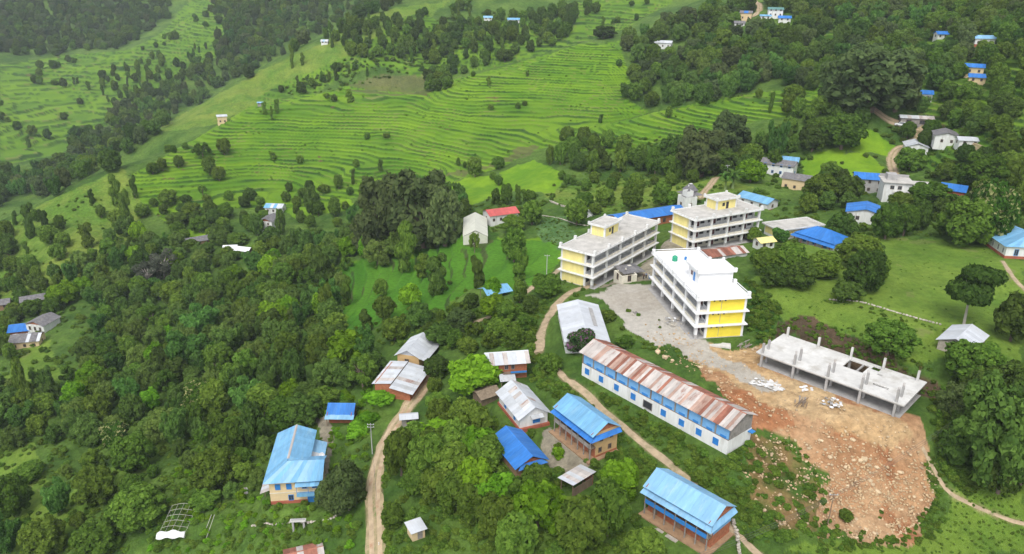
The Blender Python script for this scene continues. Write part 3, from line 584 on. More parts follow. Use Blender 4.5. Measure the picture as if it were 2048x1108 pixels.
t = empty('barrel', on_plot_pt('WB', lx, ly, 9.36), 0, 'small blue drum on the white school roof beside the green tank', 'barrel'); lathe('drum', [(.3, 0), (.31, .05), (.29, .08), (.29, .3), (.31, .33), (.29, .36), (.29, .6), (.31, .64), (.28, .7)], 'blue_paint', t, n=14); lathe('rim', [(.26, .701), (.29, .72), (.27, .74), (.02, .73)], 'blue_paint', t, n=14)

# ------------------------------------------------------------------ unfinished block: deck on columns
o, L, W = root_of('SLAB', 'unfinished_building', 'unfinished concrete building, bare deck on columns with stub posts', 'building')
cuts = [(14.6, 6.6, 18.4, 10.4), (18.9, 9.4, 20.4, 11.0), (21.4, 3.6, 24.2, 4.3), (20.6, 8.0, 21.5, 8.6)]
gx = sorted({0, L} | {c[0] for c in cuts} | {c[2] for c in cuts}); gy = sorted({0, W} | {c[1] for c in cuts} | {c[3] for c in cuts}); mb = MB()
for i in range(len(gx) - 1):
    for j in range(len(gy) - 1):
        cx, cy = (gx[i] + gx[i + 1]) / 2, (gy[j] + gy[j + 1]) / 2
        if not any(a < cx < c and b < cy < d for a, b, c, d in cuts): mb.box(gx[i], gy[j], 2.75, gx[i + 1], gy[j + 1], 3.0)
mb.build('deck', 'pale_conc', o)
B_(o, 'floor', 'grey_conc', .4, .4, -.6, L - .4, W - .4, .12)
xs = [1.0, 7.6, 14.2, 20.4, 26.6]
for i, x in enumerate(xs):
    for y, up in ((.12, 2.2), (2.5, 2.1), (W - 1.0, 2.3)):
        B_(o, 'column', 'grey_conc', x, y, -.4, x + .42, y + .42, 2.752)
        s = B_(o, 'stub_post', 'pale_conc' if y > 5 else 'grey_conc', x + .01, y + .01, 3.001, x + .41, y + .41, 3.0 + up * (.9 + .25 * random.random()))
        rb = MB()
        for dx in (.08, .32):
            for dy in (.08, .32): rb.tube([(x + dx, y + dy, 3.9), (x + dx + random.uniform(-.06, .06), y + dy, 3.0 + up + .75)], .014, 4)
        rb.build('rebar', 'rebar', s)
for x in (3, 10.5, 17, 23.5): B_(o, 'deck_beam', 'grey_conc', x, .35, 2.45, x + .3, W - .4, 2.752)
B_(o, 'front_beam', 'grey_conc', .3, .16, 2.5, L - .3, .46, 2.749)
B_(o, 'stair_flight', 'pale_conc', 14.8, 6.9, 1.6, 18.2, 8.4, 1.85)

# ------------------------------------------------------------------ long rusty-roofed building
o, L, W = root_of('LGB', 'long_building', 'long two storey building with blue upper floor and rusty tin roof', 'building')
shell(o, 0, 0, L, W, -1.2, 2.75, 'white_wall'); B_(o, 'upper_floor', 'wood', .02, .02, 2.752, L - .02, W - .02, 2.88)
shell(o, .12, .35, L - .12, W - .12, 2.882, 5.4, 'room', 'upper_wall')
ws = [local('LGB', 1080 + x / 2.9957, 560 + y / 2.9957, 1.35)[0] for x, y in ((293, 547), (377, 592), (469, 642), (567, 697), (747, 795), (855, 854), (957, 911), (1057, 966))]
for s in ws: window(o, 'f', L, W, s, .85, 1.15, 1.25, 'blue_paint', 'blue_paint')
s = local('LGB', 1080 + 655 / 2.9957, 560 + 745 / 2.9957, 1.3)[0]; window(o, 'f', L, W, s, .5, 2.2, 1.6, 'wood_grey', 'dark_in', 'opening', False)
x = 0; k = 0
while x < L - .5:
    w = random.choice((2.7, 2.9, 3.1)); w = min(w, L - x)
    B_(o, 'blue_panel', 'blue_wall', x + .32, .06, 2.9, x + w - .05, .12, 5.3); B_(o, 'sill_panel', 'blue_paint', x + .9 + .4 * random.random(), .0, 2.9, x + w - .5, .055, 3.35)
    p = B_(o, 'post', 'wood_grey' if k % 3 else 'wood', x + .02, -.02, 2.885, x + .3, .2, 5.38); x += w; k += 1
B_(o, 'end_boards', 'wood_grey', L - .1, .25, 2.9, L + .05, W - .3, 5.35); gable_wall(o, 'r', L, W, 5.35, 1.45, 'wood_grey', ridge=.52); gable_wall(o, 'l', L, W, 5.35, 1.45, 'wood_grey', ridge=.52)
B_(o, 'end_door', 'wood_grey', L + .06, 1.6, 3.0, L + .1, 2.5, 5.0); B_(o, 'end_balcony', 'blue_paint', L + .02, W - 1.2, 2.3, L + .9, W - .1, 2.42)
gable_roof(o, 0, 0, L, W, 5.4, 1.5, ['tin_rust', 'rust', 'tin_rust', 'tin_rust', 'tin_rust', 'rust_pale', 'tin_rust', 'rust_pale'], 58, 'x', .55, .52, 'rust', 1, ['rust', 'rust', 'tin_rust'])

# ------------------------------------------------------------------ two storey blue houses
def blue_house(key, label, wall, low, roofm, skirtm, rail, end_windows, front_cols):
    o, L, W = root_of(key, 'house', label, 'house'); h = 5.2
    B_(o, 'terrace', 'mud', -.3, -.9, -1.2, L + .6, W + .1, .22)
    shell(o, .25, 1.1, L - .25, W, .222, h, wall)
    B_(o, 'lower_band', low, .2, 1.06, .224, L - .2, 1.096, 2.2); B_(o, 'lower_band', low, L - .247, 1.1, .224, L - .20, W + .03, .6)
    B_(o, 'gallery_floor', 'wood', .1, -.1, 2.35, L - .1, 1.08, 2.5)
    for i in range(7):
        x = .2 + i * (L - .6) / 6; B_(o, 'gallery_post', 'wood_grey', x, -.06, .224, x + .16, .1, h - 1.0)
        if i < 6: B_(o, 'gallery_rail', rail, x + .17, -.14, 2.4, x + (L - .6) / 6 - .01, -.08, 3.2)
    for i in range(3): B_(o, 'door', 'wood', 1.6 + i * (L - 3.2) / 2 - .45, 1.03, .3, 1.6 + i * (L - 3.2) / 2 + .45, 1.058, 2.15)
    for i in range(4): window(o, 'f', L, 1.1, 1.8 + i * (L - 3.6) / 3, 3.3, .9, 1.1, 'wood', 'dark_in').location = (0, 1.1, 0)
    for s, z in end_windows: window(o, 'r', L - .25, W, s, z, .75, 1.05, 'wood', 'dark_in')
    # skirt roof round front and right side under the main roof
    sk = B_(o, 'skirt_rafter', 'wood', .1, .85, h - .62, L - .1, 1.05, h - .5)
    slope(sk, (-.5, -.55, h - 1.08), (L + .45, -.55, h - 1.08), (L - .2, 1.1, h - .42), (-.5, 1.1, h - .42), 11, skirtm)
    slope(sk, (L + .5, -.5, h - 1.08), (L + .5, W + .4, h - 1.08), (L - .2, W + .4, h - .42), (L - .2, 1.1, h - .42), 6, skirtm)
    gable_wall(o, 'r', L - .3, W, h, 1.55, 'brick'); gable_wall(o, 'l', L, W, h, 1.55, 'brick')
    r = gable_roof(o, .1, .55, L - .3, W - .15, h + .12, 1.6, roofm, 12, 'x', .55, .5)
    return o, L, W
o, L, W = blue_house('H1', 'two storey house with pale blue double roof and blue gallery, bottom edge', 'brick', 'brick', 'blue_pale', 'blue_pale', 'blue_paint', [(2.2, 3.1), (4.8, 3.1)], 5)
B_(o, 'corner_plaster', 'cream', L - 1.0, 1.02, 2.5, L - .22, 1.054, 4.6); B_(o, 'side_panel', 'blue_wall', L - .24, 1.4, 2.4, L - .17, W - .1, 3.9); B_(o, 'steps', 'stone', 5.6, -1.7, -1., 7.6, -.95, .05); B_(o, 'steps', 'stone', 3.4, -1.5, -1., 5.0, -.95, .0)
o, L, W = blue_house('H2', 'two storey tan walled house with sky blue double roof beside the footpath', 'tan_wall', 'brick', 'blue_light', 'blue_vivid', 'wood_grey', [(2.4, 3.2), (4.7, 3.2), (2.2, 1.0), (4.4, 1.0)], 5)
# ------------------------------------------------------------------ the other near houses
o, L, W = root_of('H3', 'house', 'white single storey house under patched rusty tin roof, blue shutters', 'house')
B_(o, 'plinth', 'red_band', -.25, -.25, -1.2, L + .5, W + .3, .55); shell(o, 0, 0, L, W, .552, 2.95, 'white_wall'); gable_wall(o, 'r', L, W, 2.95, 1.7, 'white_wall', inset=0.002); gable_wall(o, 'l', L, W, 2.95, 1.7, 'white_wall', inset=.002)
for s in (3.2, 7.6): window(o, 'f', L, W, s, 1.0, .8, 1.5, 'blue_paint', 'blue_paint')
window(o, 'r', L, W, 3.4, 1.0, 1.5, 1.2, 'blue_paint', 'blue_paint'); aw = B_(o, 'awning_bracket', 'wood', L + .01, 2.4, 2.35, L + .9, 2.5, 2.43); slope(aw, (L + 1.0, 2.1, 2.45), (L + 1.0, 4.6, 2.45), (L, 4.6, 2.75), (L, 2.1, 2.75), 3, 'tin')
gable_roof(o, 0, 0, L, W, 2.95, 1.75, ['tin_white', 'tin', 'tin', 'tin_rust', 'tin_white'], 10, 'x', .6, .5, 'tin', 2)
o, L, W = root_of('H4', 'house', 'low outbuilding with vivid blue tin roof half hidden by trees', 'house'); shell(o, .4, .5, L - .4, W - .5, -1., 2.5, 'mud'); gable_wall(o, 'r', L - .3, W, 2.4, 1.3, 'brick'); window(o, 'r', L - .4, W, 2.5, .3, .9, 1.8, 'wood', 'wood', 'door', False)
r = gable_roof(o, .3, .4, L - .4, W - .4, 2.6, 1.45, 'blue_vivid', 9, 'x', .6); slope(r, (L + .55, .2, 2.15), (L + .55, W - .2, 2.15), (L - .2, W - 1.2, 2.75), (L - .2, 1.2, 2.75), 4, 'blue_vivid')
o, L, W = root_of('H5', 'house', 'brick house with streaky grey tin roof and blue rail behind the bright tree', 'house'); shell(o, .3, .2, L - .3, W - .2, -1., 4.0, 'brick'); gable_wall(o, 'r', L - .2, W, 4, 1.1, 'brick', ridge=.55); gable_roof(o, .2, .1, L - .2, W, 4.0, 1.25, ['tin', 'tin_white', 'tin_rust', 'tin'], 10, 'x', .6, .55)
B_(o, 'balcony_floor', 'wood', 3.2, -.75, 1.6, L - .5, .18, 1.72); B_(o, 'blue_rail', 'blue_paint', 4.8, -.78, 1.75, L - .5, -.7, 2.15)
for s in (4.0, 5.4): window(o, 'f', L, .2, s, 2.2, .8, 1.1, 'wood_grey', 'dark_in').location = (0, .2, 0)
lean = B_(o, 'porch_post', 'wood', 2.6, -2.1, -.8, 2.75, -1.95, 1.0); slope(lean, (2.3, -2.4, .8), (5.7, -2.4, .8), (5.7, -.3, 1.5), (2.3, -.3, 1.5), 4, ['tin_white', 'tin'])
o, L, W = root_of('H6', 'open_shed', 'small open shed with patched grey tin roof beside the yard', 'shed')
for x in (.15, L - .3):
    for y in (.2, 2.6, W - .35): B_(o, 'post', 'wood', x, y, -.6, x + .14, y + .14, 2.2 if x < 1 else 2.5)
B_(o, 'rear_wall', 'brick', .1, W - .2, -.5, L - .1, W - .05, 1.9); B_(o, 'side_wall', 'wood', L - .14, .3, -.5, L - .05, W - .25, 1.6)
b = B_(o, 'roof_beam', 'wood', .1, .1, 2.2, L - .1, .2, 2.3); slope(b, (-.25, W + .2, 2.25), (-.25, -.2, 2.25), (L + .25, -.2, 2.65), (L + .25, W + .2, 2.65), 6, ['tin_white', 'tin', 'tin_white', 'tin_rust'])
# yellow L-shaped house
o, L, W = root_of('H7', 'house', 'yellow L-shaped two storey house with sky blue roof beside the dirt road', 'house'); h = 5.6
shell(o, 0, 0, L, 5.2, -1.5, h, 'pale_tan'); shell(o, 0, 5.2, 6.6, W - 1, -1.5, h - .02, 'pale_tan', 'wing_wall'); B_(o, 'red_band', 'red_band', -.04, -.04, -1.5, L + .04, -.002, .75); B_(o, 'red_band', 'red_band', -.04, -.03, -1.5, -.002, W - 1, .75)
for s in (1.6, 3.7): window(o, 'f', L, W, s, 3.35, 1.0, 1.3, 'blue_paint', 'blue_paint')
window(o, 'f', L, W, 3.9, .75, 1.0, 1.3, 'blue_paint', 'dark_in'); B_(o, 'garage_door', 'blue_paint', 7.0, -.05, -.6, 9.4, .02, 1.55)
B_(o, 'cornice', 'cream', -.05, -.08, 2.55, L + .05, -.003, 2.68)
B_(o, 'balcony_floor', 'blue_wall', 5.2, -1.1, 2.35, 9.6, -.09, 2.5); B_(o, 'balcony_wall', 'blue_light', 5.2, -1.15, 2.2, 9.65, -1.08, 2.9); B_(o, 'balcony_side', 'blue_light', 9.6, -1.07, 2.3, 9.66, -.05, 5.2)
for x in (5.25, 7.4, 9.5): B_(o, 'balcony_post', 'blue_paint', x, -1.06, 2.91, x + .08, -.98, 4.6)
for s in (6.6, 8.5): window(o, 'f', L, W, s, 3.3, .95, 1.1, 'blue_paint', 'dark_in')
ab = B_(o, 'awning_beam', 'blue_paint', 5.2, -1.12, 4.6, 9.6, -1.0, 4.68); slope(ab, (5.05, -1.35, 4.62), (9.7, -1.35, 4.62), (9.7, -.02, 5.25), (5.05, -.02, 5.25), 5, 'blue_light')
gable_wall(o, 'b', 6.6, W - 1, h, 1.6, 'pale_tan'); gable_wall(o, 'r', L, 5.2, h, 1.45, 'pale_tan')
r = roof_part(o, 'tin_rust', (3.2, 4.4, h + 1.75), (3.2, W - .4, h + 1.75), w=.25)
slope(r, (-.9, W - .4, h - .1), (-.9, -.9, h - .1), (3.2, 3.5, h + 1.75), (3.2, W - .4, h + 1.75), 13, 'blue_light'); slope(r, (7.2, 4.0, h + .1), (7.2, W - .4, h + .1), (3.2, W - .4, h + 1.75), (3.2, 4.0, h + 1.75), 10, 'blue_light')
slope(r, (-.9, -.9, h - .14), (L + .5, -.9, h - .14), (L + .5, 3.6, h + 1.52), (3.2, 3.6, h + 1.72), 9, ['blue_light', 'sky_band', 'blue_light', 'blue_pale']); slope(r, (L + .5, 7.0, h + .1), (3.4, 7.0, h + .1), (3.2, 3.6, h + 1.75), (L + .5, 3.6, h + 1.52), 6, 'blue_light')
lr = B_(o, 'porch_post', 'wood', 9.2, 9.0, -.5, 9.34, 9.14, 2.3); slope(lr, (9.4, 6.0, 3.6), (9.4, W - 2, 3.6), (6.7, W - 2, 4.6), (6.7, 6.0, 4.6), 6, ['blue_pale', 'tin'])
for s in (8.2, 11.0): B_(o, 'side_door', 'wood', 6.6, s, .1, 6.66, s + .9, 2.1)
ln = B_(o, 'lean_to_post', 'wood', -1.8, 3.2, -1.2, -1.66, 3.34, 1.9); slope(ln, (-2.2, 6.4, 1.7), (-2.2, 1.2, 1.7), (-.02, 1.2, 2.5), (-.02, 6.4, 2.5), 5, ['tin', 'tin_rust'])
d_ = on_plot_pt('H7', 8.9, 9.3, 3.95); t = empty('satellite_dish', d_, 0, 'white satellite dish on the side roof of the yellow house', 'satellite dish'); ds = lathe('dish', [(.02, .0), (.25, .03), (.45, .12), (.55, .22), (.54, .24), (.43, .15), (.24, .06), (.02, .03)], 'plastic_white', t, (0, 0, .35)); ds.rotation_euler = (R(55), 0, R(20)); mb = MB(); mb.tube([(0, .05, -.35), (0, 0, .4)], .04); mb.build('mast', 'steel', t)
def simple_house(key_or_root, L, W, h, wall, roofm, rise=1.3, axis='x', n=6, plinth=None, wins=(), oh=.5, gab=None, ridge=.5, rows=1, wm=('wood', 'dark_in')):
    o = key_or_root; shell(o, 0, 0, L, W, -1.6, h, wall)
    if plinth: B_(o, 'plinth', plinth, -.06, -.06, -1.6, L + .06, W + .06, .6)
    for s in ('lr' if axis == 'x' else 'fb'): gable_wall(o, s, L, W, h, rise, gab or wall, ridge=ridge)
    for w in wins: window(o, w[0], L, W, w[1], w[2], w[3], w[4], wm[0], w[5] if len(w) > 5 else wm[1])
    gable_roof(o, 0, 0, L, W, h, rise, roofm, n, axis, oh, ridge, rows=rows); return o
o, L, W = root_of('H8', 'house', 'small shed with vivid blue tin roof behind the yellow house', 'shed'); shell(o, .3, .9, L - .3, W - .2, -1, 2.5, 'brick'); B_(o, 'red_door', 'red_band', 1.0, .86, -.2, 2.2, .9, 1.8); gable_wall(o, 'r', L - .25, W, 2.4, 1.1, 'brick'); gable_wall(o, 'l', L, W, 2.4, 1.1, 'brick')
r = gable_roof(o, .2, .9, L - .2, W - .1, 2.5, 1.35, 'blue_vivid', 6, 'x', .4); slope(r, (-.3, -.7, 1.9), (L + .3, -.7, 1.9), (L + .3, .7, 2.35), (-.3, .7, 2.35), 6, ['sky_band', 'blue_pale'])
for x in (.1, L - .2): B_(o, 'porch_post', 'wood', x, -.5, -.8, x + .12, -.38, 2.0)
o, L, W = root_of('H9', 'house', 'tan house with grey tin gable roof at the top of the dirt road', 'house'); simple_house(o, L, W, 3.2, 'tan_wall', ['tin_white', 'tin', 'tin', 'tin_white'], 1.5, 'y', 8, None, [('f', 2.4, 1.0, 1.1, 1.2)], .6, 'tin_white'); b = B_(o, 'lean_to_beam', 'wood', L + .1, 0, 2.4, L + .2, W, 2.5); slope(b, (L + 1.9, -.3, 2.3), (L + 1.9, W + .4, 2.3), (L + .5, W + .4, 2.85), (L + .5, -.3, 2.85), 7, ['tin', 'tin_white'])
o, L, W = root_of('H10', 'house', 'brick shed with long patched tin roof sloping towards the dirt road', 'shed'); shell(o, .4, 1.0, 4.2, W - .6, -1.4, 2.9, 'brick'); shell(o, 4.2, .2, L - .6, W - .6, -1.4, 2.3, 'brick', 'front_wall')
b = B_(o, 'roof_beam', 'wood', 4.1, .6, 2.92, 4.3, W - .5, 3.05); slope(b, (-.2, W, 2.75), (-.2, .6, 2.75), (4.3, .9, 3.25), (4.3, W, 3.25), 8, ['tin_white', 'tin_white', 'tin_rust', 'tin']); slope(b, (L + .3, -.6, 2.1), (L + .3, W, 2.1), (4.4, W, 3.05), (4.4, -.6, 3.05), 9, ['tin', 'tin', 'roof_conc' if False else 'tin_rust', 'tin'])
o, L, W = root_of('H11', 'hut', 'tiny brick hut with tilted grey tin roof below the grove', 'hut'); shell(o, .1, .1, L - .1, W - .1, -.8, 1.9, 'pale_tan'); window(o, 'f', L, .1, 1.5, .2, .9, 1.5, 'wood_grey', 'wood_grey', 'door', False).location = (0, .1, 0); b = B_(o, 'roof_beam', 'wood', .0, W / 2 - .05, 1.92, L, W / 2 + .05, 2.0); slope(b, (-.25, -.3, 1.98), (L + .25, -.3, 1.98), (L + .25, W + .3, 2.25), (-.25, W + .3, 2.25), 3, ['tin_white', 'tin'])
o, L, W = root_of('H12', 'hall', 'white shed with plain pale tin roof beside the gravel road', 'shed'); simple_house(o, L, W, 2.9, 'white_wall', 'tin_white', 1.25, 'y', 14, None, [('f', 2.2, .9, 1.0, 1.1), ('f', 6.4, .9, 1.0, 1.1), ('l', 4, .9, 1.0, 1.2), ('l', 9, .9, 1., 1.2), ('l', 14, .9, 1., 1.2)], .4)
mb = MB(); mb.hexa([(6.6, 6.0, 3.66), (7.5, 6.0, 3.44), (7.5, 15.5, 3.44), (6.6, 15.5, 3.66)], [(6.6, 6.0, 3.75), (7.5, 6.0, 3.50), (7.5, 15.5, 3.50), (6.6, 15.5, 3.75)]); mb.build('roof_patch', 'grey_conc', o)
o, L, W = root_of('H14', 'shed', 'rusty roofed shed squeezed between two school blocks', 'shed'); simple_house(o, L, W, 2.6, 'white_wall', ['rust', 'rust', 'tin_rust'], .9, 'x', 12, None, [('r', 2.6, .6, 1, 1.2)], .4)
o, L, W = root_of('H15', 'hall', 'long low hall with vivid blue roof and red brick front behind the school', 'hall'); simple_house(o, L, W, 3.1, 'brick', 'blue_vivid', 1.0, 'x', 16, None, [('f', 3 + 3.4 * i, .6, 1.2, 1.4) for i in range(5)], .7); B_(o, 'solar_panel', 'glass', 2, 1, 4.3, 4.6, 2.6, 4.36)
o, L, W = root_of('H17', 'house', 'white house with light blue tin roof and red base behind the school', 'house'); simple_house(o, L, W, 2.9, 'white_wall', 'blue_light', 1.2, 'x', 10, 'red_band', [('f', 2, 1.1, .9, 1.1), ('f', 5.6, 1.1, .9, 1.1), ('f', 9, 1.1, .9, 1.1), ('r', 3, 1.1, .9, 1.1)], .5)
o, L, W = root_of('H18', 'annex', 'single storey flat roofed annex with pale yellow wall right of the school', 'building'); shell(o, 0, 0, L, W, -1.5, 3.0, 'white_wall'); B_(o, 'yellow_panel', 'pale_yellow', -.05, .4, .8, -.003, W - .4, 2.6); B_(o, 'yellow_panel', 'pale_yellow', .4, -.05, .8, L * .4, -.003, 2.6); rd = B_(o, 'roof_deck', 'roof_conc', -.7, -.7, 3.002, L + .7, W + .7, 3.2)
for b in ((-.7, -.7, L + .7, -.55), (-.7, W + .55, L + .7, W + .7), (-.7, -.55, -.55, W + .55), (L + .55, -.55, L + .7, W + .55)): B_(rd, 'parapet', 'white_wall', b[0], b[1], 3.201, b[2], b[3], 3.45)
for s in (4, 8, 12): window(o, 'f', L, W, s, .9, 1.2, 1.3, 'wood', 'dark_in')
o, L, W = root_of('H19', 'house', 'house with large blue hipped roof and red posts beside the flat annex', 'house'); shell(o, .6, .6, L - .6, W - .6, -1.2, 2.9, 'white_wall'); r = roof_part(o, 'blue_vivid', (3.6, W / 2, 4.9), (L - 3.6, W / 2, 4.9)); z = 2.75
slope(r, (-.5, -.5, z), (L + .5, -.5, z), (L - 3.6, W / 2, 4.9), (3.6, W / 2, 4.9), 9, 'blue_vivid'); slope(r, (L + .5, W + .5, z), (-.5, W + .5, z), (3.6, W / 2, 4.9), (L - 3.6, W / 2, 4.9), 9, 'blue_vivid'); slope(r, (-.5, W + .5, z), (-.5, -.5, z), (3.6, W / 2, 4.88), (3.6, W / 2, 4.88), 5, 'blue_vivid'); slope(r, (L + .5, -.5, z), (L + .5, W + .5, z), (L - 3.6, W / 2, 4.88), (L - 3.6, W / 2, 4.88), 5, 'blue_vivid'); slope(r, (-1.2, -1.6, 2.0), (L + 1.2, -1.6, 2.0), (L + .3, .3, 2.7), (-.3, .3, 2.7), 10, 'blue_vivid')
for i in range(6): B_(o, 'porch_post', 'red_band', .2 + i * 2.25, -1.1, -.8, .36 + i * 2.25, -.94, 2.2)
for i in range(3): window(o, 'f', L, .6, 2.5 + i * 3.3, .6, 1.1, 1.4, 'blue_paint', 'blue_paint').location = (0, .6, 0)
o, L, W = root_of('H24', 'house', 'white house with light blue hipped roof and red base, right edge', 'house'); shell(o, .3, .3, L, W, -1.5, 3.4, 'white_wall'); B_(o, 'plinth', 'red_band', .22, .22, -1.5, L + .08, W, .7)
for s in (2.0, 4.8, 7.6, 10.2): window(o, 'f', L, .3, s, 1.0, .9, 1.5, 'white_wall', 'dark_in').location = (0, .3, 0)
for s in (2.8, 6.5): window(o, 'r', L, W, s, .8, 1.1, 1.8, 'blue_wall', 'dark_in')
r = roof_part(o, 'blue_light', (.4, 6.2, 5.6), (L - 3, 6.2, 5.6)); z = 3.3; slope(r, (-.5, -.5, z), (L + .6, -.5, z), (L - 3, 6.2, 5.6), (.0, 6.2, 5.6), 11, 'blue_light'); slope(r, (L + .6, W + .5, z), (-.5, W + .5, z), (.0, 6.2, 5.6), (L - 3, 6.2, 5.6), 11, 'blue_light'); slope(r, (L + .6, -.5, z), (L + .6, W + .5, z), (L - 3, 6.2, 5.58), (L - 3, 6.2, 5.58), 8, ['blue_pale', 'blue_light'])
o, L, W = root_of('H25', 'hut', 'field hut with bright tin gable roof under the lone tree', 'hut'); simple_house(o, L, W, 2.2, 'stone', 'tin_white', 1.2, 'y', 8, None, [('f', 2.5, .3, .9, 1.4)], .45, ridge=.5, gab='wood_grey')
# greenhouse tunnel
o, L, W = root_of('GH', 'greenhouse', 'long cloudy plastic greenhouse tunnel with peaked roof', 'greenhouse')
mb = MB(); mb.box(0, .1, -.8, .06, W - .1, 2.3); mb.box(L - .06, .1, -.8, L, W - .1, 2.3); mb.build('side_sheet', 'plastic', o); mb = MB(); mb.box(.07, 0, -.8, L - .07, .06, 2.3); mb.build('end_sheet', 'sky_band' if False else 'plastic', o)
fr = MB()
for i in range(8):
    y = .2 + i * (W - .4) / 7
    fr.tube([(0, y, -.6), (0, y, 2.35), (L * .25, y, 3.35), (L / 2, y, 4.35), (L * .75, y, 3.35), (L, y, 2.35), (L, y, -.6)], .05, 5)
fr.build('frame', 'steel', o)
r = roof_part(o, 'plastic', (L / 2, -.1, 4.33), (L / 2, W + .1, 4.33), w=.1)
for a, b in (((-.12, 2.3), (L * .27, 3.42)), ((L * .27, 3.42), (L / 2, 4.4)), ((L + .12, 2.3), (L * .73, 3.42)), ((L * .73, 3.42), (L / 2, 4.4))): slope(r, (a[0], -.1, a[1]), (a[0], W + .1, a[1]), (b[0], W + .1, b[1]), (b[0], -.1, b[1]), 7, 'plastic', 'plastic_sheet', .02, .03, .05)
gable_wall(o, 'f', L, W, 2.3, 2.05, 'plastic', 'end_gable', .0); gable_wall(o, 'b', L, W, 2.3, 2.05, 'plastic', 'end_gable', .0)
# ------------------------------------------------------------------ houses farther off
HOUSE_BOX = []
def note_box(o, L, W, h, low=.6):
    c, s = math.cos(o.rotation_euler[2]), math.sin(o.rotation_euler[2]); us = []; vs = []
    for x in (0, L):
        for y in (0, W):
            for z in (low, h):
                u, v = project(np.float64(o.location[0] + x * c - y * s), np.float64(o.location[1] + x * s + y * c), np.float64(o.location[2] + z)); us.append(float(u)); vs.append(float(v))
    HOUSE_BOX.append(((min(us) + max(us)) / 2, (min(vs) + max(vs)) / 2, (max(us) - min(us)) * .44, (max(vs) - min(vs)) * .46, math.hypot(o.location[0], o.location[1])))
for k, (x, y, a, L, W, z, pad) in PLOT.items():
    e = bpy.data.objects.new('x', None); e.location = (x, y, z); e.rotation_euler = (0, 0, a); note_box(e, L, W, 10 if k in ('WB', 'LB', 'BB') else 5); bpy.data.objects.remove(e)
def far_root(name, u, v, ang, L, W, label, cat, h=4):
    p = hit(u, v); a = R(ang); c, s = math.cos(a), math.sin(a); z = min(p.z, ground(p.x + 1, p.y)) + .1
    o = empty(name, (p.x - (L / 2 * c - W / 2 * s), p.y - (L / 2 * s + W / 2 * c), z), a, label, cat); note_box(o, L, W, h, h * .55); return o
def far(u, v, ang, L, W, h, wall, roofm, axis, label, name='house', cat='house', rise=1.3, n=6, plinth=None, wins=None, gab=None, oh=.5, wm=('wood', 'dark_in')):
    if v < 215: L, W, h, rise = L * .84, W * .84, h * .84, rise * .84
    o = far_root(name, u, v, ang, L, W, label, cat, h + rise)
    if wins is None:
        wins = [('f', L * (i + .5) / max(2, int(L / 2.6)), .9 + 2.6 * k, .9, 1.1) for i in range(max(2, int(L / 2.6))) for k in range(2 if h > 4.2 else 1)] + [('r', W * .5, .9, .9, 1.1), ('l', W * .5, .9, .9, 1.1)]
    return simple_house(o, L, W, h, wall, roofm, rise, axis, n, plinth, wins, oh, gab, wm=wm)
far(1828, 308, -18, 7.5, 9, 3.6, 'white_wall', ['tin', 'tin_white'], 'y', 'white gabled house with pale tin roof beside the village road bend', wins=[('f', 2, 1.2, .9, 1.1), ('f', 5.4, .2, 1, 2), ('r', 4, 1, 1, 1.2)])
far(1888, 287, -22, 8, 10, 3.6, 'white_wall', 'slate', 'y', 'white gabled house with dark slate roof right of the village road', wins=[('f', 2.4, 1.2, .9, 1.1), ('f', 5.6, 1.2, .9, 1.1), ('l', 5, 1, 1, 1.2)])
far(1830, 247, -14, 12, 4.5, 2.4, 'wood_grey', ['tin', 'tin_rust'], 'x', 'long low shed with grey tin roof behind the white car', 'shed', 'shed', .7, 9, wins=[('f', 3, .1, 2, 1.6), ('f', 8, .1, 2, 1.6)])
far(1933, 292, -10, 7, 4.5, 2.4, 'white_wall', 'tin_white', 'x', 'small white shed with bent tin roof right of the slate roofed house', 'shed', 'shed', .8, 5)
far(1556, 348, -32, 12, 6.5, 4.4, 'white_wall', 'slate', 'x', 'old two storey house with dark slate roof left of the bright paddy', n=9, gab='brick', wm=('blue_paint', 'dark_in'))
far(1592, 378, -32, 9, 6.5, 4.2, 'pale_tan', 'slate', 'x', 'cream house with dark slate roof below the other slate roofed house', n=8, gab='tan_wall')
far(1572, 338, -25, 8, 5, 3.6, 'white_wall', 'blue_light', 'x', 'small house with light blue roof tucked behind the slate roofed house')
far(1732, 382, -15, 9, 7, 5.0, 'grey_conc', 'blue_vivid', 'x', 'grey two storey house with blue roof left of the concrete house', n=8)
far(1903, 397, -35, 6.5, 5.5, 3.2, 'red_band', 'blue_vivid', 'x', 'small red walled house with vivid blue roof right of the concrete house', n=6)
far(1728, 440, -24, 10, 9, 3.2, 'white_wall', 'blue_vivid', 'y', 'white house with broad vivid blue gable roof above the trees', n=8, wins=[('f', 3, 1, 1, 1.2), ('f', 7, 1, 1, 1.2), ('r', 4, 1, 1, 1.2)])
far(1963, 91, -6, 10, 6, 3.8, 'white_wall', 'blue_pale', 'x', 'white house with pale blue roof and red base on the upper right slope', plinth='red_band', n=8)
far(1946, 148, -25, 8, 6, 3.6, 'pale_tan', 'blue_vivid', 'x', 'upper of two small blue roofed houses on the right slope'); far(1952, 166, -25, 7, 5, 3.0, 'pale_tan', 'blue_vivid', 'x', 'lower of two small blue roofed houses on the right slope')
far(1843, 200, -20, 8, 6, 3.4, 'white_wall', 'blue_vivid', 'x', 'small blue roofed house right of the huge spreading tree'); far(1880, 78, 0, 6, 5, 3, 'white_wall', 'blue_vivid', 'x', 'tiny blue roofed hut among trees, upper right')
far(1491, 40, -20, 8, 7, 5.0, 'pale_tan', ['slate', 'slate', 'blue_vivid'], 'x', 'two storey house with slate roof left of the hilltop road'); far(1478, 54, -10, 7, 5, 2.8, 'white_wall', 'slate', 'x', 'low slate roofed outhouse below the hilltop road')
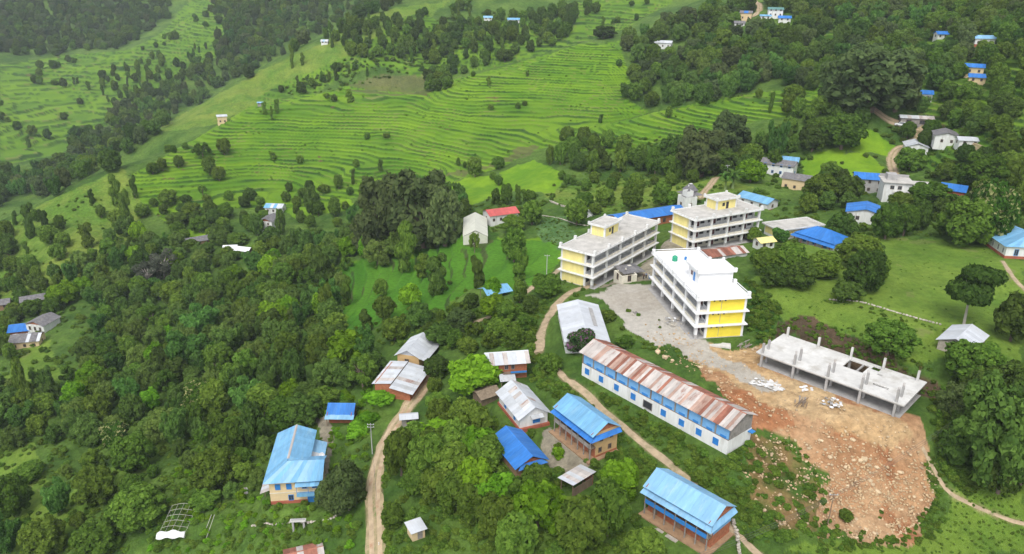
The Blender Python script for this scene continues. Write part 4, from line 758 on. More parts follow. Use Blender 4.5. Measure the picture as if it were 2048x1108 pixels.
far(1549, 34, -12, 10, 8, 5.2, 'white_wall', 'green_tin', 'x', 'white two storey house with dull green roof right of the hilltop road', n=8); far(1568, 44, -12, 8, 5, 2.8, 'white_wall', 'blue_vivid', 'x', 'low blue roofed shed below the green roofed house', 'shed', 'shed'); far(1530, 40, -12, 7, 4, 2.8, 'white_wall', 'blue_light', 'x', 'low blue lean-to left of the green roofed house', 'shed', 'shed', .7)
far(1327, 96, -22, 12, 7, 4.0, 'white_wall', ['tin', 'tin_white'], 'x', 'white house with grey tin roof at the head of the terraces', n=9)
far(1027, 46, 2, 11, 6, 3.2, 'white_wall', 'blue_light', 'x', 'long blue roofed house on the far ridge, top centre', n=8); far(976, 41, 4, 8, 5, 2.8, 'white_wall', 'blue_pale', 'x', 'smaller pale blue roofed house left of the long one on the far ridge')
far(650, 88, 0, 6, 4.5, 2.6, 'white_wall', ['tin_white', 'blue_pale'], 'x', 'tiny white house among trees on the far ridge, upper left'); far(445, 246, 25, 5, 5.5, 4.2, 'pale_tan', 'tin_white', 'x', 'tan block hut with pale roof on the terrace ridge', 'hut', 'hut', .6, 4); far(522, 211, 0, 4.5, 3.5, 2.4, 'wood_grey', 'blue_pale', 'x', 'tiny blue roofed field hut on the terrace crest', 'hut', 'hut', .5, 4)
far(541, 457, -10, 6.2, 8, 4.6, 'white_wall', 'slate', 'y', 'white two storey farmhouse with slate roof and brick gable among trees', n=8, gab='brick', wins=[('f', 1.6, .4, .9, 1.8), ('f', 4.4, .4, 1.2, 2.2), ('f', 1.6, 2.9, .8, 1.), ('f', 4.4, 2.9, .8, 1.)])
far(552, 424, -5, 8, 6, 3, 'white_wall', ['tin_white', 'blue_light'], 'x', 'low house with white and blue roof behind the slate roofed farmhouse', 'house', 'house', 1.1); far(398, 488, 34, 10, 4.5, 2.2, 'mud', 'slate', 'x', 'low brick house with long dark slate roof beside the small terraces', n=8)
far(462, 503, 10, 5, 4, 2., 'wood', 'plastic_white', 'x', 'left of two white sheeted shelters among trees', 'shelter', 'shelter', .8, 3); far(489, 507, -14, 6, 4, 2., 'wood', 'plastic_white', 'x', 'right of two white sheeted shelters among trees', 'shelter', 'shelter', .9, 3)
far(82, 606, 30, 13, 5.5, 2.6, 'mud', 'slate', 'x', 'long low house with slate roof on the left slope', n=10); far(2, 616, 25, 7, 5, 2.4, 'mud', 'slate', 'x', 'slate roof corner cut by the left edge')
far(90, 660, -12, 7.5, 8, 4.0, 'white_wall', 'slate', 'y', 'white house with three windows and slate roof on the left slope', n=8, gab='brick', wins=[('f', 1.5, 1.6, .9, 1.5), ('f', 3.7, 1.6, .9, 1.5), ('f', 5.9, 1.6, .9, 1.5)])
far(56, 668, 18, 10, 7, 3.0, 'brick', 'blue_vivid', 'x', 'house with vivid blue roof between two slate roofed houses on the left', n=8); far(58, 690, 14, 9, 7, 3.0, 'pale_tan', ['slate', 'slate', 'slate', 'tin_white'], 'x', 'slate roofed house in front of the blue roofed one on the left', n=9, gab='brick')
far(1001, 440, 25, 11, 7, 3.2, 'white_wall', 'red_roof', 'x', 'red roofed shed behind the plastic greenhouse', 'shed', 'shed', 1.2, 9)
far(818, 846, 10, 3.0, 1.6, 1.7, 'wood_grey', 'tin_white', 'x', 'tiny tin roofed stall at the dirt road bend', 'stall', 'stall', .3, 3, wins=[('f', 1.5, .2, 1.2, 1)]); far(610, 1128, 20, 6, 4, 2.2, 'brick', ['rust', 'tin_rust'], 'x', 'rusty tin roof cut by the bottom edge', 'shed', 'shed', .8, 6)
far(972, 800, 35, 4.2, 3.4, 1.9, 'wood', 'thatch', 'x', 'thatched lean-to of poles left of the patched white house', 'shelter', 'shelter', .7, 5, wins=[]); far(1526, 496, 20, 4.5, 3.5, 2.4, 'white_wall', 'pale_yellow', 'x', 'little yellow roofed hut behind the rusty roofed shed', 'hut', 'hut', .7, 4)
far(1172, 434, 20, 3.4, 3, 1.2, 'plastic_white', 'plastic_white', 'y', 'small white tent between trees behind the school', 'tent', 'tent', 1.8, 3, wins=[])
# blue tarpaulin shelter at the field edge
o = far_root('shelter', 990, 592, 30, 7, 5, 'pole shelter with sagging blue tarpaulin roof by the paddy', 'shelter', 3)
for x in (.2, 6.6):
    for y in (.2, 4.6): mb = MB(); mb.tube([(x, y, -.5), (x + .1, y, 2.3)], .07, 6); mb.build('pole', 'wood', o)
b = B_(o, 'ridge_pole', 'wood', 0, 2.4, 2.75, 7, 2.5, 2.85); slope(b, (-.4, -.5, 1.7), (7.4, -.5, 1.7), (7.2, 2.45, 2.85), (-.2, 2.45, 2.85), 3, 'blue_light', 'tarpaulin', .02, 0); slope(b, (7.4, 5.4, 1.7), (-.4, 5.4, 1.7), (-.2, 2.45, 2.85), (7.2, 2.45, 2.85), 3, 'blue_light', 'tarpaulin', .02, 0)
# concrete two storey house
o = far_root('house', 1806, 400, -14, 14, 9, 'pale concrete two storey house with stepped flat roofs above the trees', 'house', 6.5); shell(o, 0, 1.5, 8, 9, -1.5, 6.0, 'white_wall'); shell(o, 8.0, 0, 14, 8, -1.5, 5.2, 'white_wall', 'wing_wall'); shell(o, 3.2, -.8, 7.9, 1.5, -1.5, 3.0, 'white_wall', 'porch_wall')
for nm, b in (('roof_slab', (-.6, .9, 6.0, 8.6, 9.6, 6.25)), ('roof_slab', (8.62, -.6, 5.2, 14.6, 8.6, 5.45)), ('porch_slab', (2.8, -1.4, 3.0, 8.3, 1.49, 3.2))): B_(o, nm, 'roof_conc', *b)
B_(o, 'roof_parapet', 'grey_conc', -.4, 8.9, 6.252, 8.4, 9.1, 7.1); B_(o, 'roof_room', 'grey_conc', 1.0, 4, 6.252, 4, 7.5, 8.0)
for s, z in ((10.0, 3.2), (12.4, 3.2), (10., .6), (12.4, .6)): window(o, 'f', 14, 9, s, z, 1.3, 1.2, 'wood', 'glass')
for s in (4.4, 6.6): w_ = window(o, 'f', 14, 9, s, .8, 1.2, 1.3, 'wood', 'glass'); w_.location = (0, -.8, 0); w_ = window(o, 'f', 14, 9, s - 2, 3.9, 1.2, 1.2, 'wood', 'glass'); w_.location = (0, 1.5, 0)
# white tower with pointed slate roof, and the little grey pavilion
def pavilion(u, v, ang, L, h, wall, roofm, rise, label, name, cat, tiers=1):
    o = far_root(name, u, v, ang, L, L, label, cat, h + rise); shell(o, 0, 0, L, L, -1.5, h, wall); z = h - .1
    for t in range(tiers):
        q = .95 - t * .25; i0 = t * L * .22; cap = MB(); c = L / 2; zz = z + t * (rise * .55); rr = rise * (1 if t == tiers - 1 else .45)
        top = L * .10 if t == tiers - 1 else L * .30
        f_ = lathe('finial', [(.16, zz + rr - .15), (.2, zz + rr + .1), (.1, zz + rr + .3), (.02, zz + rr + .55)], wall, o, (c, c, 0), 8)
        e0, e1 = i0 - q, L - i0 + q; t0, t1 = c - top, c + top; P = [((e0, e0), (e1, e0), (t1, t0), (t0, t0)), ((e1, e0), (e1, e1), (t1, t1), (t1, t0)), ((e1, e1), (e0, e1), (t0, t1), (t1, t1)), ((e0, e1), (e0, e0), (t0, t0), (t0, t1))]
        for a, b, d, e in P: slope(f_, (*a, zz), (*b, zz), (*d, zz + rr), (*e, zz + rr), 4, roofm, 'roof_panel')
        if t == tiers - 1: B_(f_, 'roof_top', wall, t0, t0, zz + rr - .02, t1, t1, zz + rr + .06)
        elif tiers > 1: shell(o, t0 + .1, t0 + .1, t1 - .1, t1 - .1, zz, zz + rr + .9, wall, 'upper_wall', .15)
    for sd in 'flr': window(o, sd, L, L, L / 2, .5, 1.0, 1.7, 'wood', 'dark_in')
    return o
pavilion(1373, 416, 20, 4.6, 4.2, 'white_wall', 'slate', 2.2, 'white tower with pointed slate roof beside the long blue hall', 'tower', 'tower', 2); pavilion(1250, 561, 20, 4.4, 2.2, 'cream', 'slate', .9, 'small pavilion with grey hipped roof in front of the long school block', 'pavilion', 'pavilion')
KIND_OBJ = {}
for (nm, w, mm, P), Ln in zip(ROADS, _lines):
    if nm in ('dirt_road', 'track') or (nm == 'footpath' and P[0][1] > 700):
        for q in Ln[::3]: u, v = project(np.float64(q.x), np.float64(q.y), np.float64(ground(q.x, q.y))); HOUSE_BOX.append((float(u), float(v), 9, 5, math.hypot(q.x, q.y)))
LANDMARKS = [('the plastic greenhouse', 968, 455), ('the red roofed shed', 1003, 425), ('the bright white school block', 1400, 580), ('the long school block', 1215, 510), ('the rear school block', 1430, 445), ('the unfinished building', 1690, 740), ('the long rusty-roofed building', 1330, 790), ('the pale blue house at the bottom', 1380, 1015), ('the tan blue-roofed house', 1170, 855), ('the vivid blue outbuilding', 1050, 890), ('the patched white house', 1045, 815), ('the brick house with blue rail', 1015, 735), ('the yellow L-shaped house', 595, 930), ('the small blue shed', 685, 818), ('the tan house by the dirt road', 830, 705), ('the tiny brick hut', 840, 1055), ('the white roadside shed', 1162, 645), ('the field hut', 1920, 672), ('the right edge blue house', 2010, 485), ('the concrete house', 1800, 375), ('the broad blue gable', 1730, 420), ('the hipped blue house', 1630, 465), ('the village road bend', 1785, 310), ('the slate roofed pair', 1570, 350), ('the slate roofed farmhouse', 541, 440), ('the left slope houses', 65, 660), ('the long slate house on the left', 82, 592), ('the block hut on the ridge', 445, 240), ('the head of the terraces', 1327, 90), ('the hilltop road', 1515, 20), ('the far ridge blue house', 1027, 40), ('the upper right white house', 1963, 80), ('the two small blue houses', 1949, 150), ('the low long slate house', 398, 478), ('the fallen tunnel frame', 360, 1040), ('the bottom left corner', 40, 1090), ('the blue tarpaulin shelter', 990, 580), ('the lower right wood', 2000, 900), ('the dirt road bend', 780, 870), ('the tent', 1172, 425), ('the terrace crest', 980, 150), ('the lower terraces', 330, 380), ('the flat annex', 1560, 445), ('the white car', 1800, 250), ('the grey tree', 310, 540), ('the small green paddies', 760, 560), ('the left wood', 400, 690), ('the left wood edge', 230, 820), ('the bright paddy', 1690, 330), ('the wood above the road', 1740, 170), ('the terraces below the greenhouse', 900, 530)]
# ------------------------------------------------------------------ foliage
def leaf_material(name, a, b, tip=None, sat=1.0):
    m, nt, n, l, bs = nodes_of(name); n.remove(bs)
    at = n.new('ShaderNodeAttribute'); at.attribute_name = 'tint'
    oi = n.new('ShaderNodeObjectInfo')
    mx = n.new('ShaderNodeMix'); mx.data_type = 'RGBA'; mx.inputs[6].default_value = (*a, 1); mx.inputs[7].default_value = (*b, 1); l.new(at.outputs['Fac'], mx.inputs[0])
    out = mx.outputs[2]
    if tip:                                               # blossom or pale young leaves on some twigs
        gt = n.new('ShaderNodeMapRange'); gt.inputs[1].default_value = .62; gt.inputs[2].default_value = .72; l.new(at.outputs['Fac'], gt.inputs[0])
        m2 = n.new('ShaderNodeMix'); m2.data_type = 'RGBA'; l.new(gt.outputs[0], m2.inputs[0]); l.new(out, m2.inputs[6]); m2.inputs[7].default_value = (*tip, 1); out = m2.outputs[2]
    hv = n.new('ShaderNodeHueSaturation')
    r1 = n.new('ShaderNodeMapRange'); r1.inputs[3].default_value = .485; r1.inputs[4].default_value = .515; l.new(oi.outputs['Random'], r1.inputs[0]); l.new(r1.outputs[0], hv.inputs['Hue'])
    mu = n.new('ShaderNodeMath'); mu.operation = 'MULTIPLY'; mu.inputs[1].default_value = 7.31; l.new(oi.outputs['Random'], mu.inputs[0]); fr = n.new('ShaderNodeMath'); fr.operation = 'FRACT'; l.new(mu.outputs[0], fr.inputs[0])
    r2 = n.new('ShaderNodeMapRange'); r2.inputs[3].default_value = .72; r2.inputs[4].default_value = 1.3; l.new(fr.outputs[0], r2.inputs[0]); l.new(r2.outputs[0], hv.inputs['Value'])
    l.new(out, hv.inputs['Color'])
    df = n.new('ShaderNodeBsdfDiffuse'); tr = n.new('ShaderNodeBsdfTranslucent'); mxs = n.new('ShaderNodeMixShader'); mxs.inputs[0].default_value = .38
    l.new(hv.outputs[0], df.inputs['Color']); l.new(hv.outputs[0], tr.inputs['Color']); l.new(df.outputs[0], mxs.inputs[1]); l.new(tr.outputs[0], mxs.inputs[2]); l.new(mxs.outputs[0], n['Material Output'].inputs[0])
    return m
leaf_material('leaf_mid', (.048, .100, .014), (.185, .290, .042)); leaf_material('leaf_dark', (.038, .078, .016), (.132, .215, .040)); leaf_material('leaf_fine', (.072, .132, .026), (.185, .275, .058))
leaf_material('leaf_fig', (.060, .098, .034), (.165, .220, .072)); leaf_material('leaf_bright', (.075, .175, .010), (.215, .400, .028))
leaf_material('leaf_bamboo', (.050, .120, .022), (.150, .280, .055)); leaf_material('leaf_flower', (.05, .12, .015), (.12, .24, .03), (.48, .48, .20))
leaf_material('leaf_bougain', (.02, .055, .012), (.07, .12, .03), (.22, .10, .19)); leaf_material('leaf_olive', (.05, .085, .025), (.14, .19, .06)); leaf_material('leaf_grey', (.08, .10, .065), (.16, .17, .12))
mat('bark', (.16, .12, .09), .95, .3, 3, .03, 6); mat('bark_pale', (.36, .33, .28), .95, .3, 3, .03, 6)

def crown_mesh(name, lobes, nleaf, size, matname, seed, up=.35, droop=0., aspect=1.5, fill=.12):
    """leaf faces spread over and through a heap of lobes [(x, y, z, rx, rz)]; crown stands on z = 0 with height 1"""
    g = np.random.default_rng(seed); Lb = np.array(lobes, float)
    area = Lb[:, 3] ** 2 + Lb[:, 3] * Lb[:, 4]; pick = g.choice(len(Lb), nleaf * 2, p=area / area.sum())
    d = g.normal(size=(nleaf * 2, 3)); d[:, 2] += .25; d /= np.linalg.norm(d, axis=1)[:, None]
    L = Lb[pick]; rad = np.where(g.random(nleaf * 2) < fill, g.random(nleaf * 2) * .6 + .3, 1 + g.normal(size=nleaf * 2) * .07)
    rad = rad + .16 * np.sin(d[:, 0] * 7 + pick * 2.1) * np.sin(d[:, 1] * 6 + pick) * np.sin(d[:, 2] * 6.5 + 1.3 * pick)     # knobbly twigs
    c = L[:, :3] + d * np.stack([L[:, 3], L[:, 3], L[:, 4]], 1) * rad[:, None]
    inside = np.zeros(len(c), bool)
    for q in Lb:
        e = ((c - q[:3]) / np.array([q[3], q[3], q[4]])); inside |= (e ** 2).sum(1) < .62
    keep = np.where(~inside)[0][:nleaf]; c = c[keep]; d = d[keep]; n = len(c)
    nrm = d + g.normal(size=(n, 3)) * .45; nrm[:, 2] += up; nrm /= np.linalg.norm(nrm, axis=1)[:, None]
    t = g.normal(size=(n, 3)); t[:, 2] -= droop * 3; t -= nrm * (t * nrm).sum(1)[:, None]; t /= np.linalg.norm(t, axis=1)[:, None]; b = np.cross(nrm, t)
    s = size * (.65 + .7 * g.random(n))[:, None]
    V = np.stack([c - t * s * aspect * .5 - b * s * .18, c - b * s * .55 + t * s * .1, c + t * s * aspect * .55 - nrm * s * .25, c + b * s * .55 + t * s * .1], 1).reshape(-1, 3)
    me = np_mesh(name, V, np.arange(4 * n).reshape(n, 4), [MATS[matname]])
    at = me.attributes.new('tint', 'FLOAT', 'FACE')
    clump = .5 + .5 * np.sin(c[:, 0] * 9 + seed) * np.sin(c[:, 1] * 8 - seed) * np.sin(c[:, 2] * 10)
    at.data.foreach_set('value', np.clip(.62 * g.random(n) ** 1.2 + .38 * clump, 0, 1).astype(np.float32))
    return me
def heap(g, n, rx, z0, z1, lr, top=.75, core=True):
    out = []
    if core: out.append((0, 0, (z0 + z1) / 2, rx * .62, (z1 - z0) * .40))
    for i in range(n):
        t = (i + .5) / n; a = i * 2.399 + g.random(); z = z0 + (z1 - z0) * (.12 + .80 * t) ; ww = math.sin(math.pi * min(1, (.18 + t * top))) ** .7
        q = rx * (1 - lr * .8) * ww * (.75 + .35 * g.random()); r = rx * lr * (.75 + .5 * g.random())
        out.append((q * math.cos(a), q * math.sin(a), z, r, r * (.8 + .25 * g.random())))
    out = [q for k, q in enumerate(out) if k == 0 or g.random() > .12]
    for i in range(5):
        a = g.random() * 6.3; z = z0 + (z1 - z0) * (.3 + .7 * g.random()); q = rx * (.75 + .3 * g.random()) * math.sin(math.pi * min(.95, .25 + .65 * (z - z0) / (z1 - z0))); r = rx * lr * (.4 + .3 * g.random()); out.append((q * math.cos(a), q * math.sin(a), z + .02, r, r * 1.1))
    sx, sy = .85 + .3 * g.random(), .85 + .3 * g.random()
    return [(x * sx, y * sy, z, r, rz) for x, y, z, r, rz in out]
def trunk_mesh(name, matname, h, r, limbs, seed, spread=.3, lean=.03):
    g = random.Random(seed); b = MB()
    top = Vector((g.uniform(-lean, lean), g.uniform(-lean, lean), h))
    b.tube([(0, 0, -.06), tuple(top * .5 + Vector((g.uniform(-.02, .02), g.uniform(-.02, .02), 0))), tuple(top)], [r * 1.35, r, r * .72], 7)
    for i in range(limbs):
        a = i * 2.4 + g.random(); s = top * g.uniform(.6, 1); e = Vector((math.cos(a) * spread * g.uniform(.6, 1), math.sin(a) * spread * g.uniform(.6, 1), h + (1 - h) * g.uniform(.25, .7)))
        b.tube([tuple(s), tuple((s + e) / 2 + Vector((0, 0, .04))), tuple(e)], [r * .55, r * .38, r * .15], 5)
    me = bpy.data.meshes.new(name); me.from_pydata(b.v, [], b.f); me.materials.append(MATS[matname])
    for p in me.polygons: p.use_smooth = True
    return me
KIND = {}       # kind -> list of (crown mesh, trunk mesh); all with height 1 and crown width 1
def reg(kind, crown, trunk): KIND.setdefault(kind, []).append((crown, trunk))
for i in range(4):
    g = random.Random(20 + i); n = 13 + i * 2
    reg('round', crown_mesh('foliage', heap(g, n + 12, .5, .18, .98, .30), 2300, .085, 'leaf_mid', 100 + i), trunk_mesh('trunk', 'bark', .42, .035, 5, i))
    reg('dark', crown_mesh('foliage', heap(g, n + 12, .5, .14, .98, .29), 2300, .082, 'leaf_dark', 120 + i), trunk_mesh('trunk', 'bark', .42, .035, 5, 10 + i))
for i in range(3):
    g = random.Random(50 + i)
    col = []
    for k in range(11):
        t = k / 10; r = .30 * (.75 + .5 * g.random()) * (1 - .35 * abs(t - .45)); a = g.random() * 6.3
        col.append((.2 * math.cos(a), .2 * math.sin(a), .10 + .82 * t, r, .085 + .02 * g.random()))
    reg('column', crown_mesh('foliage', col, 1900, .10, 'leaf_mid' if i < 2 else 'leaf_dark', 140 + i), trunk_mesh('trunk', 'bark', .5, .05, 3, 30 + i, .15))
    reg('fig', crown_mesh('foliage', heap(g, 34, .5, .02, .99, .21, .62), 3800, .052, 'leaf_fig', 160 + i, .2, .1, 1.7, .25), trunk_mesh('trunk', 'bark', .35, .05, 8, 40 + i, .36))
    reg('bright', crown_mesh('foliage', heap(g, 24, .5, .20, .98, .30), 2200, .088, 'leaf_bright', 180 + i), trunk_mesh('trunk', 'bark', .42, .03, 5, 50 + i))
    reg('loose', crown_mesh('foliage', heap(g, 15, .5, .28, .98, .22, .75, False), 1500, .085, 'leaf_mid', 260 + i, .2), trunk_mesh('trunk', 'bark', .5, .028, 9, 60 + i, .38))
for i in range(3):
    g = random.Random(80 + i); bam = []
    for k in range(16):
        a = k * 2.4; q = .12 + .3 * g.random(); h = .55 + .42 * g.random()
        for t in (.45, .7, .95): bam.append((q * t * 1.1 * math.cos(a), q * t * 1.1 * math.sin(a), h * t + .02, .10 + .05 * (1 - t), .13))
    tr = MB()
    for k in range(12):
        a = k * 2.4; tr.tube([(.05 * math.cos(a), .05 * math.sin(a), -.04), (.12 * math.cos(a), .12 * math.sin(a), .5), (.3 * math.cos(a), .3 * math.sin(a), .85)], [.009, .008, .004], 5)
    tm = bpy.data.meshes.new('canes'); tm.from_pydata(tr.v, [], tr.f); tm.materials.append(mat('cane', (.16, .22, .07), .6) if i == 0 else MATS['cane'])
    reg('bamboo', crown_mesh('foliage', bam, 4200, .045, 'leaf_bamboo', 200 + i, .1, .5, 2.6, .2), tm)
for i in range(4):
    g = random.Random(400 + i)
    reg('fine', crown_mesh('foliage', heap(g, 30, .5, .08, .99, .23, .72), 4600, .044, 'leaf_fine', 420 + i, .25, .3, 2.0, .2), trunk_mesh('trunk', 'bark', .42, .03, 6, 90 + i, .3))
for i in range(3):
    g = random.Random(300 + i)
    reg('bigdark', crown_mesh('foliage', heap(g, 46, .5, .06, .99, .19, .66), 6500, .045, 'leaf_dark', 320 + i), trunk_mesh('trunk', 'bark', .4, .035, 8, 80 + i, .36)); reg('biground', crown_mesh('foliage', heap(g, 40, .5, .10, .99, .21, .7), 6000, .048, 'leaf_mid', 330 + i), trunk_mesh('trunk', 'bark', .4, .035, 8, 84 + i, .36))
g = random.Random(5)
reg('flower', crown_mesh('foliage', heap(g, 13, .5, .18, .98, .38), 3600, .060, 'leaf_flower', 220), trunk_mesh('trunk', 'bark', .42, .03, 5, 71))
reg('flower', crown_mesh('foliage', heap(g, 11, .5, .18, .98, .40), 3600, .060, 'leaf_flower', 221), trunk_mesh('trunk', 'bark', .42, .03, 5, 72))
reg('bougain', crown_mesh('foliage', heap(g, 14, .5, .06, .98, .36), 3600, .05, 'leaf_bougain', 222), trunk_mesh('trunk', 'bark', .3, .03, 5, 73))
reg('olive', crown_mesh('foliage', heap(g, 15, .5, .04, .98, .36), 4200, .045, 'leaf_olive', 223, .2, .3, 2.), trunk_mesh('trunk', 'bark', .3, .03, 5, 74))
reg('grey', crown_mesh('foliage', heap(g, 16, .5, .12, .98, .24, .7, False), 2200, .04, 'leaf_grey', 224, .2), trunk_mesh('trunk', 'bark_pale', .5, .03, 14, 75, .4))
reg('lone', crown_mesh('foliage', [(-.16, 0, .62, .30, .15), (.12, .1, .70, .30, .15), (.26, -.1, .86, .22, .10), (0, .0, .90, .24, .10), (-.05, -.15, .56, .26, .12), (.2, .1, .58, .22, .1)], 3600, .055, 'leaf_dark', 225), trunk_mesh('trunk', 'bark_pale', .55, .022, 6, 76, .3))
for i in range(2):
    g = random.Random(90 + i)
    reg('bush', crown_mesh('foliage', heap(g, 8, .5, -.05, .95, .45, .7), 1100, .10, 'leaf_mid', 240 + i), None)
    reg('bushlight', crown_mesh('foliage', heap(g, 8, .5, -.05, .95, .45, .7), 1100, .10, 'leaf_bright', 244 + i), None)
# banana: a whorl of long arching leaves
def banana_mesh():
    V = []; Fq = []
    for k in range(11):
        a = k * 2.4; ca, sa = math.cos(a), math.sin(a); h = .55 + .03 * k; base = len(V)
        for j in range(6):
            t = j / 5; x = .52 * t; z = h + .42 * math.sin(t * 2.3) - .25 * t; w = .085 * math.sin(math.pi * min(.97, t * .85 + .12))
            V += [(ca * x - sa * w, sa * x + ca * w, z - .03), (ca * x, sa * x, z), (ca * x + sa * w, sa * x - ca * w, z - .03)]
        for j in range(5):
            b_ = base + j * 3; Fq += [(b_, b_ + 1, b_ + 4, b_ + 3), (b_ + 1, b_ + 2, b_ + 5, b_ + 4)]
    me = np_mesh('foliage', V, Fq, [MATS['leaf_bamboo']]); at = me.attributes.new('tint', 'FLOAT', 'FACE'); at.data.foreach_set('value', np.random.default_rng(3).random(len(Fq)).astype(np.float32)); return me
reg('banana', banana_mesh(), trunk_mesh('trunk', 'cane', .6, .05, 0, 77))

